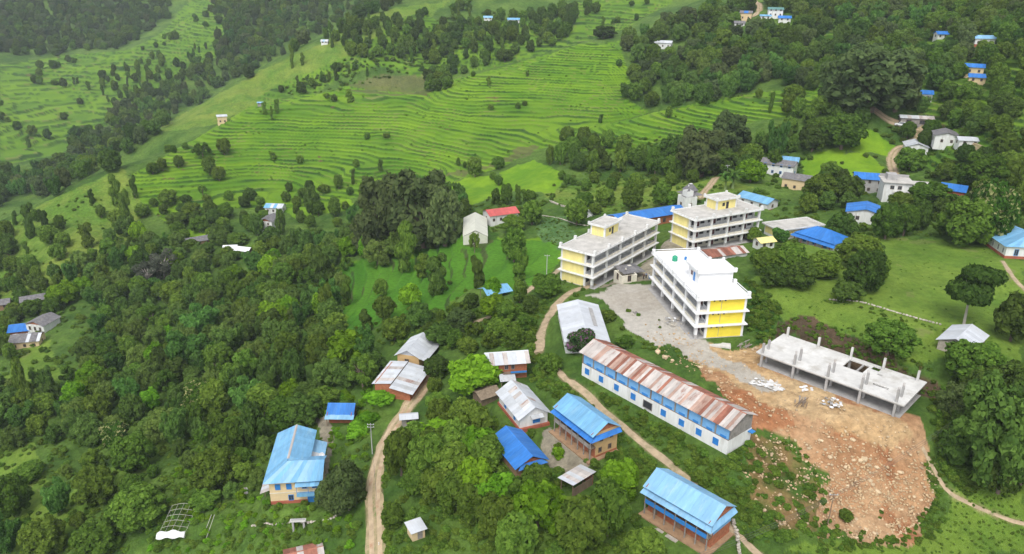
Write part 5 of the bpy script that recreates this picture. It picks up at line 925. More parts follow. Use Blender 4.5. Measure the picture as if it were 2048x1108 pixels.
# ---- trees picked out one by one: (u, top v, bottom v, width in px, kind)
TREES = [(770,345,505,105,'fig'),(848,335,495,130,'fig'),(890,372,492,72,'fig'),(735,420,505,60,'fig'),
(950,313,354,28,'round'),(997,311,338,28,'round'),(985,343,360,12,'round'),(997,350,371,18,'round'),(1013,366,410,24,'round'),(991,375,410,20,'round'),(1035,369,411,11,'column'),(1058,379,407,26,'round'),(1064,398,450,42,'round'),(1027,425,462,50,'round'),(1028,453,524,50,'round'),(1039,497,560,31,'column'),(953,510,577,30,'column'),(949,463,506,22,'loose'),
(878,506,584,42,'column'),(849,507,553,32,'column'),(816,447,543,40,'column'),(795,460,514,44,'dark'),(760,440,510,50,'dark'),(644,494,582,46,'column'),(695,556,611,23,'column'),(656,570,642,28,'column'),(822,566,613,42,'bright'),(762,556,594,26,'round'),(1093,541,592,60,'round'),(986,553,594,32,'bright'),(1039,557,606,30,'round'),
(678,349,379,18,'round'),(708,338,367,9,'column'),(761,318,342,11,'column'),(625,375,431,30,'dark'),(648,368,386,22,'round'),(595,391,414,19,'round'),(573,382,403,20,'round'),(670,400,433,25,'round'),(637,400,431,25,'round'),(917,315,332,9,'round'),(930,323,336,9,'round'),
(338,379,410,38,'round'),(306,327,349,21,'round'),(326,317,341,20,'round'),(357,312,335,20,'round'),(407,286,316,31,'loose'),(449,278,309,25,'round'),(420,314,349,25,'round'),(439,334,362,25,'round'),(406,370,390,15,'loose'),(459,381,401,19,'round'),(422,401,433,25,'round'),(385,404,433,37,'round'),(287,407,433,30,'round'),(357,423,453,42,'dark'),(400,432,464,35,'round'),(453,409,436,27,'round'),
(235,356,408,18,'column'),(271,356,397,11,'column'),(185,381,405,10,'column'),(67,415,472,20,'column'),(90,423,458,14,'column'),(260,390,464,20,'column'),(204,412,436,15,'round'),(179,451,494,21,'column'),(17,471,511,36,'dark'),(476,465,489,42,'round'),(545,452,485,30,'dark'),(515,430,470,26,'dark'),(563,420,470,20,'dark'),(503,428,462,28,'round'),(530,470,498,34,'dark'),
(977,153,171,9,'column'),(1055,141,153,7,'column'),(1010,98,122,34,'dark'),(1208,58,77,44,'dark'),(1272,145,170,26,'dark'),(1238,119,132,14,'dark'),(1202,228,246,10,'column'),(1337,213,236,14,'round'),(906,108,134,24,'dark'),(700,180,204,16,'column'),(585,95,136,8,'column'),(606,108,130,8,'column'),(555,200,225,10,'column'),(545,215,240,6,'column'),(530,205,228,9,'column'),
(1585,172,212,46,'round'),(1517,178,197,14,'round'),(1541,187,224,9,'column'),(1737,104,220,150,'fig'),(1680,130,215,80,'fig'),(1790,150,222,70,'fig'),(1695,196,227,36,'olive'),(1682,231,298,80,'round'),(1624,246,302,60,'dark'),(1862,243,274,30,'round'),(1814,246,277,26,'round'),(1650,235,290,60,'round'),
(1658,324,356,37,'round'),(1636,347,404,66,'round'),(1694,353,404,44,'dark'),(1818,298,342,52,'round'),(1884,327,362,36,'round'),(1954,312,381,82,'round'),(2014,309,348,42,'round'),(1855,373,415,80,'round'),(1800,385,420,44,'round'),(1769,410,478,56,'round'),(1806,413,472,42,'round'),(1835,405,460,36,'dark'),(1968,379,487,72,'flower'),(1925,402,490,90,'round'),(1679,428,482,54,'dark'),(1575,485,548,62,'round'),(1529,494,548,62,'round'),(1642,500,554,70,'round'),(1717,468,531,80,'round'),(1723,498,584,70,'dark'),(1690,560,600,50,'dark'),(1600,520,575,60,'dark'),(1545,525,572,56,'dark'),(1506,454,484,27,'round'),(1558,455,485,36,'bamboo'),(2025,440,470,40,'dark'),
(1928,538,648,88,'lone'),(2021,600,682,62,'dark'),(1774,637,708,92,'round'),(1941,680,768,100,'round'),(1965,775,965,130,'dark'),(2040,790,965,110,'dark'),(1905,850,930,60,'dark'),(2015,725,830,90,'dark'),(1900,770,830,50,'olive'),(1995,850,985,90,'dark'),
(803,858,952,58,'round'),(861,862,961,82,'round'),(878,842,890,90,'bright'),(955,848,920,84,'bright'),(952,913,995,66,'bright'),(978,868,950,72,'round'),(1072,926,985,60,'round'),(1074,959,1057,86,'bright'),(997,987,1077,76,'round'),(1159,998,1102,92,'round'),(1215,967,1074,68,'round'),(785,1004,1051,50,'round'),(1290,1056,1130,80,'round'),(910,945,1020,66,'round'),(1120,990,1060,70,'bright'),(840,920,985,66,'round'),(1030,1030,1120,76,'round'),
(697,654,729,74,'bright'),(946,704,784,94,'bright'),(875,707,754,52,'dark'),(870,752,787,31,'round'),(875,780,817,50,'round'),(1100,703,743,42,'round'),(1029,646,693,43,'round'),(989,583,633,58,'bright'),(1011,598,643,42,'round'),(840,601,656,47,'dark'),(732,618,661,27,'column'),(673,623,663,45,'round'),(936,669,704,45,'round'),(923,611,656,56,'olive'),(790,630,680,50,'round'),(770,590,640,40,'round'),(885,640,690,56,'dark'),(640,650,700,50,'dark'),(700,720,770,60,'dark'),(650,690,745,40,'column'),(745,700,745,60,'dark'),
(31,956,1032,61,'round'),(195,936,1008,67,'round'),(281,972,1052,92,'round'),(92,1042,1110,72,'round'),(200,1042,1108,82,'round'),(434,894,974,85,'round'),(467,836,910,57,'round'),(272,864,941,72,'round'),(236,842,894,47,'flower'),(511,808,894,45,'dark'),(189,900,941,35,'round'),(64,925,958,50,'round'),(414,978,1013,52,'round'),(120,967,1030,46,'bamboo'),(17,1045,1108,52,'bamboo'),(401,763,821,66,'flower'),(56,730,811,25,'column'),(131,565,608,48,'bright'),(168,555,583,29,'bright'),(545,705,785,46,'dark'),(590,700,780,46,'dark'),(430,760,830,50,'round'),(520,840,890,40,'dark'),(570,790,855,70,'round'),(615,780,850,70,'dark'),(650,770,815,60,'round'),
(692,926,1012,74,'olive'),(660,960,1012,50,'olive'),(1165,648,706,64,'bougain'),
(1153,395,450,44,'round'),(1169,382,415,36,'round'),(1209,374,413,36,'round'),(1190,405,428,28,'round'),(1263,370,418,44,'round'),(1322,362,411,44,'round'),(1340,380,411,32,'round'),
(1400,250,355,100,'fig'),(1348,268,346,62,'dark'),(1455,222,305,72,'fig'),(1430,290,350,70,'dark'),(1310,290,350,40,'round'),(1545,252,335,42,'bamboo'),(1500,318,365,52,'bright'),(1465,338,378,50,'banana'),(1450,345,380,36,'banana'),(1545,300,345,30,'round'),
(300,520,575,60,'grey'),(330,500,560,56,'grey'),(290,500,560,40,'dark'),(405,610,680,70,'bamboo'),(460,650,720,70,'bamboo'),(380,660,740,80,'bamboo'),(580,640,700,50,'dark'),(1100,290,330,18,'round'),(1120,285,330,22,'round'),(1145,290,330,20,'round'),(1185,300,350,26,'round'),(1270,345,380,26,'round'),(1240,300,345,26,'round'),(70,600,632,34,'round'),(108,596,628,28,'round'),(30,608,634,26,'round'),(384,478,502,28,'round'),(416,484,507,26,'dark'),(455,492,514,24,'round'),(470,500,520,26,'round')]

# ---- woods: outline, spacing in m, kinds with weights, height range in m, width/height
FORESTS = [
 ([(0,-30),(360,-30),(330,45),(240,95),(130,108),(60,112),(0,112)], 9.5, 'dark dark fig round', (8, 13), .95),
 ([(0,300),(60,350),(130,305),(150,268),(205,255),(250,212),(320,185),(375,128),(440,108),(430,20),(560,-30),(800,-30),(800,0),(700,45),(600,95),(520,138),(430,190),(300,268),(245,330),(100,395),(0,435)], 8.5, 'dark fig fine round bamboo dark', (8, 13), .9),
 ([(205,190),(235,140),(340,110),(345,160),(250,230)], 13, 'dark round column', (7, 11), .7),
 ([(430,0),(600,-20),(700,-20),(620,70),(500,130),(450,100)], 10, 'dark fig round', (8, 12), .9),
 ([(700,50),(760,40),(860,70),(960,60),(1050,70),(1000,100),(880,130),(790,125),(700,120),(640,95)], 9.5, 'dark round dark column', (7, 12), .8),
 ([(840,183),(1000,120),(1110,92),(1115,84),(990,118),(840,165)], 7, 'dark round', (6, 9), .9),
 ([(930,60),(1020,45),(1130,20),(1200,20),(1120,75),(1020,110),(960,95)], 10.5, 'dark round', (7, 11), .9),
 ([(1240,90),(1330,60),(1480,10),(1700,-30),(2060,-30),(2060,110),(1930,120),(1900,180),(1850,240),(1780,230),(1640,180),(1560,175),(1480,188),(1420,200),(1300,225),(1250,195),(1270,150)], 7.8, 'round fine dark round fine fig bamboo', (7, 12), .95),
 ([(1330,160),(1400,150),(1500,140),(1560,165),(1480,190),(1400,205),(1330,225)], 6.5, 'bamboo bamboo dark', (9, 13), .8),
 ([(1850,120),(2060,110),(2060,320),(1990,340),(1900,260),(1850,240)], 9, 'round dark round', (6, 11), .9),
 ([(1900,300),(2060,330),(2060,450),(1990,430),(1900,330)], 9, 'round dark', (6, 10), .9),
 ([(1100,290),(1200,285),(1280,310),(1380,300),(1500,280),(1560,310),(1500,350),(1380,355),(1280,350),(1180,350)], 8.5, 'round dark round', (5, 9), .9),
 ([(1570,230),(1720,230),(1720,290),(1640,310),(1560,300)], 8, 'round dark', (6, 9), .9),
 ([(1600,380),(1720,370),(1700,420),(1620,430)], 7, 'round dark', (5, 8), .9),
 ([(120,560),(190,500),(260,440),(300,490),(430,490),(520,505),(600,500),(690,480),(720,400),(790,480),(820,520),(700,530),(660,580),(680,650),(740,700),(760,770),(720,800),(640,790),(560,850),(530,830),(440,830),(400,860),(330,900),(230,880),(110,890),(40,900),(0,890),(0,830),(120,780),(190,700),(210,640),(150,610)], 6.5, 'fine bamboo round fine dark loose bamboo fine bright round fine', (5, 9.5), .92),
 ([(0,560),(60,540),(120,560),(110,600),(50,620),(0,600)], 7, 'round dark', (5, 8), .9), ([(0,640),(35,640),(40,720),(0,740)], 6, 'round dark', (5, 8), .9),
 ([(270,880),(420,850),(540,860),(530,960),(470,1000),(400,960),(330,940)], 6.0, 'round fine loose fine', (3, 5.5), .95),
 ([(120,960),(330,930),(300,1090),(120,1108),(60,1060)], 8.0, 'round loose fine', (3, 5.5), 1.0),
 ([(740,690),(930,620),(1080,610),(1070,700),(960,700),(880,690),(800,670)], 6.5, 'round dark loose', (3.5, 6), 1.0),
 ([(560,500),(700,480),(720,390),(930,400),(930,480),(830,500),(760,520),(600,530)], 7, 'dark round bamboo', (6, 9), .9),
 ([(780,870),(1000,840),(1090,930),(1250,990),(1230,1080),(1000,1100),(900,1050),(830,960)], 4.7, 'round bright round round', (6.2, 9.2), .92),
 ([(300,410),(500,400),(560,430),(480,470),(380,500),(340,450)], 9, 'round dark', (4, 6.5), 1.0),
 ([(560,385),(700,370),(720,430),(600,470)], 10, 'round dark', (4, 6.5), 1.0),
 ([(1900,820),(2060,740),(2060,980),(1960,970),(1920,900)], 6, 'dark dark olive', (6, 9), 1.0),
 ([(1680,560),(1500,520),(1540,490),(1700,480),(1760,520),(1740,590)], 7.5, 'dark round', (4, 6.5), 1.1),
 ([(0,450),(80,440),(160,500),(120,560),(0,540)], 12, 'round column', (5, 9), .8),
 ([(1740,440),(1960,400),(2050,470),(1900,490),(1780,480)], 10, 'round dark', (4, 7), 1.0)]
# lone trees strewn over fields: outline, count, kinds, heights
STREWN = [(TER_MAIN, 14, 'round column round', (3, 5)), (TER_FAR, 42, 'dark round column', (6, 10)), (TER_BACK, 28, 'dark round column', (5, 9)), (TER_TOP, 60, 'round dark', (5, 9)), ([(1150,290),(1350,345),(1400,370),(1200,400),(1120,380)], 14, 'round', (3.5, 6)), ([(540,200),(700,130),(860,60),(950,0),(1000,20),(900,80),(760,125),(640,180)], 40, 'dark round column', (5, 9))]

# ------------------------------------------------------------------ planting
PLANTED = []        # (x, y, z, width, height, kind, variant, rot, pixel size, u, v)
_cellmap = {}
def near(x, y, d):
    ci, cj = int(x // 10), int(y // 10); k = int(d // 10) + 1
    for i in range(ci - k, ci + k + 1):
        for j in range(cj - k, cj + k + 1):
            for (a, b) in _cellmap.get((i, j), ()):
                if (a - x) ** 2 + (b - y) ** 2 < d * d: return True
    return False
def plant(x, y, z, w, h, kind):
    if w > 8.5 and kind in ('dark', 'round'): kind = 'big' + kind
    _cellmap.setdefault((int(x // 10), int(y // 10)), []).append((x, y))
    dist = math.sqrt(x * x + y * y + (z - CAM_Z) ** 2); u, v = project(np.float64(x), np.float64(y), np.float64(z + h * .5))
    PLANTED.append((x, y, z, w, h, kind, random.randrange(len(KIND[kind])), random.uniform(0, 6.28), FPX * (w + h) / 2 / dist, float(u), float(v)))
def on_plot(x, y, margin):
    for k in PLOT:
        if math.hypot(x - PLOT[k][0], y - PLOT[k][1]) < PLOT[k][3] + PLOT[k][4] + 4 and float(plot_local(k, np.float64(x), np.float64(y))[2]) < margin: return True
    return False
def on_road(x, y, margin=.8):
    a = math.atan2(x, y); i = int(np.clip(np.searchsorted(AZ, a), 0, len(AZ) - 1)); j = int(np.clip(np.searchsorted(RR, math.hypot(x, y)), 0, len(RR) - 1)); return rmask[j, i] < margin
for u, t, b, w, kind in TREES:
    p = hit(u, b); d = (p - Vector((0, 0, CAM_Z))).length; dep = math.asin((CAM_Z - p.z) / d)
    wm = w * d / FPX; hm = max(((b - t) * d / FPX - .35 * wm * math.sin(dep)) / math.cos(dep), wm * .55)
    plant(p.x, p.y, p.z, wm, hm, kind)
NHAND = len(PLANTED)
def hides_house(x, y, z, w, h):
    """would this tree stand in front of a house that the photograph shows free"""
    u0, v0 = project(np.float64(x), np.float64(y), np.float64(z)); u1, v1 = project(np.float64(x), np.float64(y), np.float64(z + h)); d = math.hypot(x, y); hw = .5 * w * FPX / d
    for (u, v, ru, rv, dist) in HOUSE_BOX:
        if d < dist + 6 and u0 - hw < u + ru and u0 + hw > u - ru and v1 < v + rv and v0 > v - rv: return True
    return False
for poly, gap, kinds, (h0, h1), asp in FORESTS:
    poly = [(u + (220 if u >= 2040 else -220 if u <= 0 else 0), v) for u, v in poly]          # the woods go on outside the picture
    P = np.array(poly, float); kinds = kinds.split(); lo = P.min(0); hi = P.max(0); tries = 0; got = 0; miss = 0
    pool = np.stack([np.random.default_rng(len(PLANTED)).uniform(lo[0], hi[0], 9000), np.random.default_rng(len(PLANTED) + 1).uniform(lo[1], hi[1], 9000)], 1)
    pool = pool[inpoly(pool[:, 0] + fbm(pool[:, 0] / 40, pool[:, 1] / 25, 3) * 42, pool[:, 1] + fbm(pool[:, 0] / 40 + 9, pool[:, 1] / 25, 3) * 20, poly)][:3500]
    for u, v in pool:
        p = hit(u, v); h = random.uniform(h0, h1)
        if near(p.x, p.y, gap * random.uniform(.75, 1.1)): miss += 1; continue
        w = h * asp * random.uniform(.75, 1.15)
        if on_plot(p.x, p.y, w * .45 + .5) or on_road(p.x, p.y, .5 + w * .25) or hides_house(p.x, p.y, p.z, w, h): continue
        k = random.choice(kinds); plant(p.x, p.y, p.z, w * (.5 if k == 'column' else 1.), h, k)
for poly, cnt, kinds, (h0, h1) in STREWN:
    P = np.array(poly, float); lo = P.min(0); hi = P.max(0); kinds = kinds.split(); got = 0
    for _ in range(cnt * 12):
        if got >= cnt: break
        u, v = random.uniform(lo[0], hi[0]), random.uniform(lo[1], hi[1])
        if not inpoly(np.array([u]), np.array([v]), poly)[0]: continue
        p = hit(u, v)
        if near(p.x, p.y, 7) or on_plot(p.x, p.y, 3) or on_road(p.x, p.y, 1.5): continue
        k = random.choice(kinds); h = random.uniform(h0, h1); w = h * (.4 if k == 'column' else .9)
        if hides_house(p.x, p.y, p.z, w, h): continue
        plant(p.x, p.y, p.z, w, h, k); got += 1
        for _q in range(random.choice((0, 0, 1, 2, 3))):          # trees keep company along banks and gullies
            x = p.x + random.uniform(-16, 16); y = p.y + random.uniform(-5, 5); hh = h * random.uniform(.6, 1.1)
            if not (near(x, y, 4) or on_plot(x, y, 3) or on_road(x, y, 1.5) or hides_house(x, y, ground(x, y), w, hh)): plant(x, y, ground(x, y), w * random.uniform(.7, 1.1), hh, random.choice(kinds)); got += 1
print('PLANTED', len(PLANTED), 'hand', NHAND)
# the 300 that show largest become things with trunk and crown; the rest is one wood
order = sorted(range(len(PLANTED)), key=lambda i: (-(PLANTED[i][8] + (1e4 if i < NHAND else 0)) if -40 < PLANTED[i][9] < 2088 and -20 < PLANTED[i][10] < 1128 else 0))
single = set(order[:300])
WORD = {'round': 'round leafy green tree', 'dark': 'dark green bushy tree', 'column': 'narrow column-shaped tree', 'fig': 'wide spreading grey-green tree', 'bright': 'bright yellow-green bushy tree', 'loose': 'loose open-crowned tree', 'bamboo': 'feathery pale green bamboo clump', 'flower': 'tree dusted with cream blossom', 'bougain': 'purple flowering bougainvillea', 'olive': 'dull olive green bushy tree', 'grey': 'half-bare grey tree', 'lone': 'lone tree with bare pale trunk', 'banana': 'banana clump with long arching leaves', 'fine': 'soft feathery mid green tree', 'bigdark': 'big dark green tree', 'biground': 'big leafy green tree'}
NAMES = {'bamboo': 'bamboo_clump', 'banana': 'banana_plant', 'bougain': 'bougainvillea'}
ORD = ['nearest', 'second nearest', 'third nearest', 'fourth nearest', 'fifth nearest', 'sixth nearest', 'seventh nearest', 'eighth nearest', 'ninth nearest', 'tenth nearest', '11th nearest', '12th nearest', '13th nearest', '14th nearest', '15th nearest', '16th nearest']
buckets = {}
for i in sorted(single):
    x, y, z, w, h, kind, var, rot, px, u, v = PLANTED[i]
    best = min(LANDMARKS, key=lambda q: math.hypot((q[1] - u) * .8, (q[2] - v) * 1.3)); du, dv = u - best[1], v - best[2]
    rel = ('left of' if du < 0 else 'right of') if abs(du) * .7 > abs(dv) else ('behind' if dv < 0 else 'in front of')
    buckets.setdefault((kind, rel, best[0]), []).append((math.hypot(du, dv), i))
LAB = {}
for (kind, rel, lm), lst in buckets.items():
    for k, (_, i) in enumerate(sorted(lst)):
        LAB[i] = f"{WORD[kind]} {rel} {lm}" if len(lst) == 1 else f"{WORD[kind]} {rel} {lm}, {ORD[k] if k < len(ORD) else str(k + 1) + 'th nearest'}"
for i in sorted(single):
    x, y, z, w, h, kind, var, rot, px, u, v = PLANTED[i]; cr, tr = KIND[kind][var]
    o = empty(NAMES.get(kind, 'tree'), (x, y, z - .15), rot, LAB[i], 'bamboo' if kind == 'bamboo' else 'plant' if kind in ('banana', 'bougain') else 'tree', 'trees on the hillside'); o.scale = (w, w, h)
    c = mesh_obj('foliage', cr, o); KIND_OBJ.setdefault((kind, var), c)
    if tr: mesh_obj('canes' if kind == 'bamboo' else 'trunk', tr, o)

def scatter_object(name, items, sources, label, cat=None):
    """one stuff object: points that carry a copy of one of the crowns seen nearby"""
    me = bpy.data.meshes.new(name); me.vertices.add(len(items))
    me.vertices.foreach_set('co', np.array([it[:3] for it in items], np.float32).ravel())
    for nm, ty, val in (('rot', 'FLOAT_VECTOR', [(0, 0, it[5]) for it in items]), ('sca', 'FLOAT_VECTOR', [(it[3], it[3], it[4]) for it in items])):
        a = me.attributes.new(nm, ty, 'POINT'); a.data.foreach_set('vector', np.array(val, np.float32).ravel())
    a = me.attributes.new('pick', 'INT', 'POINT'); a.data.foreach_set('value', np.array([it[6] for it in items], np.int32))
    ng = bpy.data.node_groups.new(name, 'GeometryNodeTree'); ng.interface.new_socket('Geometry', in_out='INPUT', socket_type='NodeSocketGeometry'); ng.interface.new_socket('Geometry', in_out='OUTPUT', socket_type='NodeSocketGeometry')
    N = ng.nodes; Lk = ng.links; gi = N.new('NodeGroupInput'); go = N.new('NodeGroupOutput')
    ip = N.new('GeometryNodeInstanceOnPoints'); ip.inputs['Pick Instance'].default_value = True
    j = N.new('GeometryNodeJoinGeometry')
    for s in reversed(sources):
        oi = N.new('GeometryNodeObjectInfo'); oi.transform_space = 'ORIGINAL'; oi.inputs['Object'].default_value = s; oi.inputs['As Instance'].default_value = True; Lk.new(oi.outputs['Geometry'], j.inputs[0])
    def attr(nm, ty):
        q = N.new('GeometryNodeInputNamedAttribute'); q.data_type = ty; q.inputs['Name'].default_value = nm; return q.outputs['Attribute']
    Lk.new(gi.outputs[0], ip.inputs['Points']); Lk.new(j.outputs[0], ip.inputs['Instance']); Lk.new(attr('pick', 'INT'), ip.inputs['Instance Index']); Lk.new(attr('sca', 'FLOAT_VECTOR'), ip.inputs['Scale'])
    er = N.new('FunctionNodeEulerToRotation'); Lk.new(attr('rot', 'FLOAT_VECTOR'), er.inputs[0]); Lk.new(er.outputs[0], ip.inputs['Rotation'])
    Lk.new(ip.outputs[0], go.inputs[0])
    o = mesh_obj(name, me); mo = o.modifiers.new('planting', 'NODES'); mo.node_group = ng
    return tag(o, label, cat, kind='stuff')
src = []; sid = {}
for i in range(len(PLANTED)):
    key = (PLANTED[i][5], PLANTED[i][6])
    if key in KIND_OBJ and key not in sid: sid[key] = len(src); src.append(KIND_OBJ[key])
items = []
for i, t in enumerate(PLANTED):
    if i in single: continue
    key = (t[5], t[6])
    if key not in sid: key = next(k for k in sid if k[0] == t[5]) if any(k[0] == t[5] for k in sid) else next(iter(sid))
    items.append((t[0], t[1], t[2] - .2, t[3], t[4], t[7], sid[key]))
scatter_object('woodland', items, src, 'dense green woodland covering the slopes and valley')
# ------------------------------------------------------------------ shrubs, ground cover
def pole(u, v, h, label, arms=1, m='pole', r=.12):
    p = hit(u, v); o = empty('utility_pole', (p.x, p.y, p.z - .3), 0, label, 'pole', 'utility poles'); mb = MB(); mb.tube([(0, 0, -.5), (0, 0, h * .5), (0, 0, h)], [r, r * .85, r * .65], 8); mb.build('shaft', m, o)
    for k in range(arms): b = MB(); b.box(-.7, -.05, h - .35 - k * .6, .7, .05, h - .25 - k * .6); a = b.build('cross_arm', 'steel', o); c = MB(); [MB().box(x - .05, -.05, h - .249 - k * .6, x + .05, .05, h - .1 - k * .6).build('insulator', 'plastic_white', a) for x in (-.6, 0, .6)]
    return Vector((p.x, p.y, p.z + h - .5))
PT = [pole(745, 908, 7.6, 'tall grey utility pole left of the dirt road', 2), pole(1655, 1050, 6.6, 'thin dark pole standing on the stony earth slope', 1, 'wood', .1), pole(1450, 378, 9, 'tall pole behind the rear school block', 1), pole(1650, 226, 8, 'pole beside the upper terraces near the spreading tree', 1), pole(1093, 556, 7, 'slim pole at the corner of the paddy below the vegetable plot', 1), pole(1470, 130, 9, 'distant pole in the wood above the terraces', 0), pole(758, 1090, .9, 'short pale marker post beside the dirt road', 0, 'plastic_white', .08)]
def cable(a, b, sag, label, n=14, r=.022):
    a, b = Vector(a), Vector(b); mb = MB(); mb.tube([tuple(a.lerp(b, t / n) - Vector((0, 0, sag * 4 * (t / n) * (1 - t / n)))) for t in range(n + 1)], r, 4)
    tag(mb.build('cable', 'wire', None), label, 'cable', 'overhead cables')
e1 = G(2080, 715, 9); e0 = G(1330, 1130, -6)
for k, w_ in enumerate(('upper', 'middle', 'lower')):
    d = Vector((0, 0, -.35 * k)); cable(PT[1] + d, e1 + d, 1.4 + .2 * k, f'{w_} cable from the stony slope pole to the right edge'); cable(PT[1] + d, e0 + d, .8 + .15 * k, f'{w_} cable from the stony slope pole past the blue house')
cable(PT[0], hit(757, 1050) + Vector((0, 0, 5.5)), .4, 'single cable over the dirt road from the grey pole')
# people in front of the school
def person(x, y, z, rz, shirt, trousers, label, arm):
    o = empty('person', (x, y, z), rz, label, 'person', 'people in front of the school')
    def skin(name, V, E, rad, m, par=o):
        me = bpy.data.meshes.new(name); me.from_pydata(V, E, []); me.materials.append(m if not isinstance(m, str) else MATS[m]); ob = mesh_obj(name, me, par); md = ob.modifiers.new('skin', 'SKIN'); 
        for k, r in enumerate(rad): me.skin_vertices[0].data[k].radius = (r, r)
        me.skin_vertices[0].data[0].use_root = True; s = ob.modifiers.new('sub', 'SUBSURF'); s.levels = 1; s.render_levels = 1; return ob
    V = [(0, 0, .92), (0, 0, 1.15), (0, 0, 1.42), (0, .01, 1.52), (0, .02, 1.66), (-.09, 0, .86), (-.1, .03, .48), (-.11, 0, .08), (-.11, .14, .04), (.09, 0, .86), (.1, .05, .48), (.11, -.02, .08), (.11, .12, .04), (-.19, 0, 1.4), (-.24, .03, 1.13), (-.2, .16 * arm, .9), (.19, 0, 1.4), (.25, 0, 1.13), (.22, .12, .9)]
    E = [(0, 1), (1, 2), (2, 3), (3, 4), (0, 5), (5, 6), (6, 7), (7, 8), (0, 9), (9, 10), (10, 11), (11, 12), (2, 13), (13, 14), (14, 15), (2, 16), (16, 17), (17, 18)]
    skin('body', V, E, [.13, .125, .15, .055, .105, .085, .06, .045, .04, .085, .06, .045, .04, .06, .045, .035, .06, .045, .035], 'skin_tone')
    skin('shirt', [V[0], V[1], V[2], V[13], V[14], V[16], V[17]], [(0, 1), (1, 2), (2, 3), (3, 4), (2, 5), (5, 6)], [.155, .15, .17, .075, .06, .075, .06], shirt); skin('trousers', [V[0], V[5], V[6], V[7], V[9], V[10], V[11]], [(0, 1), (1, 2), (2, 3), (0, 4), (4, 5), (5, 6)], [.15, .105, .08, .065, .105, .08, .065], trousers); skin('hair', [(0, -.01, 1.68), (0, -.01, 1.73)], [(0, 1)], [.115, .10], 'hair')
mat('skin_tone', (.30, .17, .11), .6, .05); mat('hair', (.01, .01, .012), .6, .1); mat('cloth_dark', (.02, .022, .03), .9, .1); mat('cloth_blue', (.10, .22, .42), .9, .1); mat('cloth_pale', (.5, .55, .6), .9, .1)
for u, v, rz, s, t, lab, arm in ((1287, 559, .4, 'cloth_dark', 'cloth_dark', 'person in dark clothes, left of the group before the white school', 1), (1292, 557, 2.1, 'cloth_blue', 'cloth_dark', 'person in blue shirt, middle of the group before the white school', -.4), (1298, 559, -1.2, 'cloth_pale', 'cloth_blue', 'person in pale shirt, right of the group before the white school', .6)):
    p = hit(u, v); person(p.x, p.y, p.z + .02, rz, s, t, lab, arm)
# white car on the village road
p = hit(1800, 252); o = empty('car', p + Vector((0, 0, .05)), R(160), 'white car parked at the village road corner', 'car')
prof = [(-2.1, .35), (-2.15, .75), (-2.0, 1.0), (-1.75, 1.62), (-1.4, 1.70), (.35, 1.68), (1.0, 1.08), (1.95, .92), (2.12, .7), (2.1, .35)]; mb = MB()
mb.v = [(x, -.82, z) for x, z in prof] + [(x, .82, z) for x, z in prof]; n_ = len(prof); mb.f = [list(range(n_)), list(range(2 * n_ - 1, n_ - 1, -1))] + [[k, k + n_, (k + 1) % n_ + n_, (k + 1) % n_] for k in range(n_)]; mb.build('body', 'car_paint', o)
for s in (-1, 1):
    mb = MB(); y0, y1 = sorted((s * .815, s * .835)); mb.hexa([(-1.7, y0, 1.08), (.75, y0, 1.08), (.75, y1, 1.08), (-1.7, y1, 1.08)], [(-1.5, y0, 1.58), (.25, y0, 1.58), (.25, y1, 1.58), (-1.5, y1, 1.58)]); mb.build('side_window', 'glass', o)
    for x in (-1.3, 1.3): w_ = lathe('wheel', [(.05, -.11), (.33, -.11), (.35, -.05), (.35, .05), (.33, .11), (.05, .11)], 'tyre', o, (x, s * .78, .34), 14); w_.rotation_euler = (R(90), 0, 0); h_ = lathe('rim', [(.02, -.125), (.19, -.125), (.2, .125), (.02, .125)], 'steel', w_, (0, 0, 0), 10)
    B_(o, 'headlight', 'glass', 2.06, s * .6 - .15, .66, 2.13, s * .6 + .15, .8); B_(o, 'tail_light', 'lamp_red', -2.17, s * .68 - .1, .7, -2.1, s * .68 + .1, .95)
mb = MB(); mb.hexa([(.98, -.7, 1.1), (1.02, -.7, 1.1), (1.02, .7, 1.1), (.98, .7, 1.1)], [(.38, -.65, 1.64), (.44, -.65, 1.64), (.44, .65, 1.64), (.38, .65, 1.64)]); mb.build('windscreen', 'glass', o)
# bare frame of a plastic tunnel
p = hit(358, 1045); o = empty('tunnel_frame', p, R(6), 'collapsed greenhouse frame of pale poles with a torn white sheet', 'frame'); Lw, Ll = 5.0, 8.6
for k in range(6):
    y = -Ll / 2 + k * Ll / 5; mb = MB(); mb.tube([(-Lw / 2, y, -.5), (-Lw / 2, y, 1.0), (-Lw / 4, y + .1, 1.25), (0, y, 1.4), (Lw / 4, y - .1, 1.2), (Lw / 2, y, .8), (Lw / 2, y, -.5)], .045, 5); mb.build('hoop', 'cane_pale' if 'cane_pale' in MATS else mat('cane_pale', (.40, .39, .33), .8), o)
for x, z in ((-Lw / 2, 1.0), (-Lw / 4, 1.28), (0, 1.42), (Lw / 4, 1.22), (Lw / 2, .8)): mb = MB(); mb.tube([(x, -Ll / 2 - .2, z), (x + .1, 0, z + .05), (x, Ll / 2 + .1, z)], .035, 5); mb.build('rail', 'cane_pale', o)
V = []; Fq = []
for i in range(13):
    x = -Lw / 2 - .2 + i * (Lw + .4) / 12
    for j in range(4): V.append((x, -Ll / 2 - .15 - .35 * j, 1.0 + .75 * math.cos(x / 2.4) * (1 - j * .3) + .22 * math.sin(i * 1.1 + j) - .12 * j))
for i in range(12):
    for j in range(3): a = i * 4 + j; Fq.append((a, a + 1, a + 5, a + 4))
ob = mesh_obj('torn_sheet', np_mesh('torn_sheet', V, Fq, [MATS['plastic_white']], True), o); ob.modifiers.new('thick', 'SOLIDIFY').thickness = .02
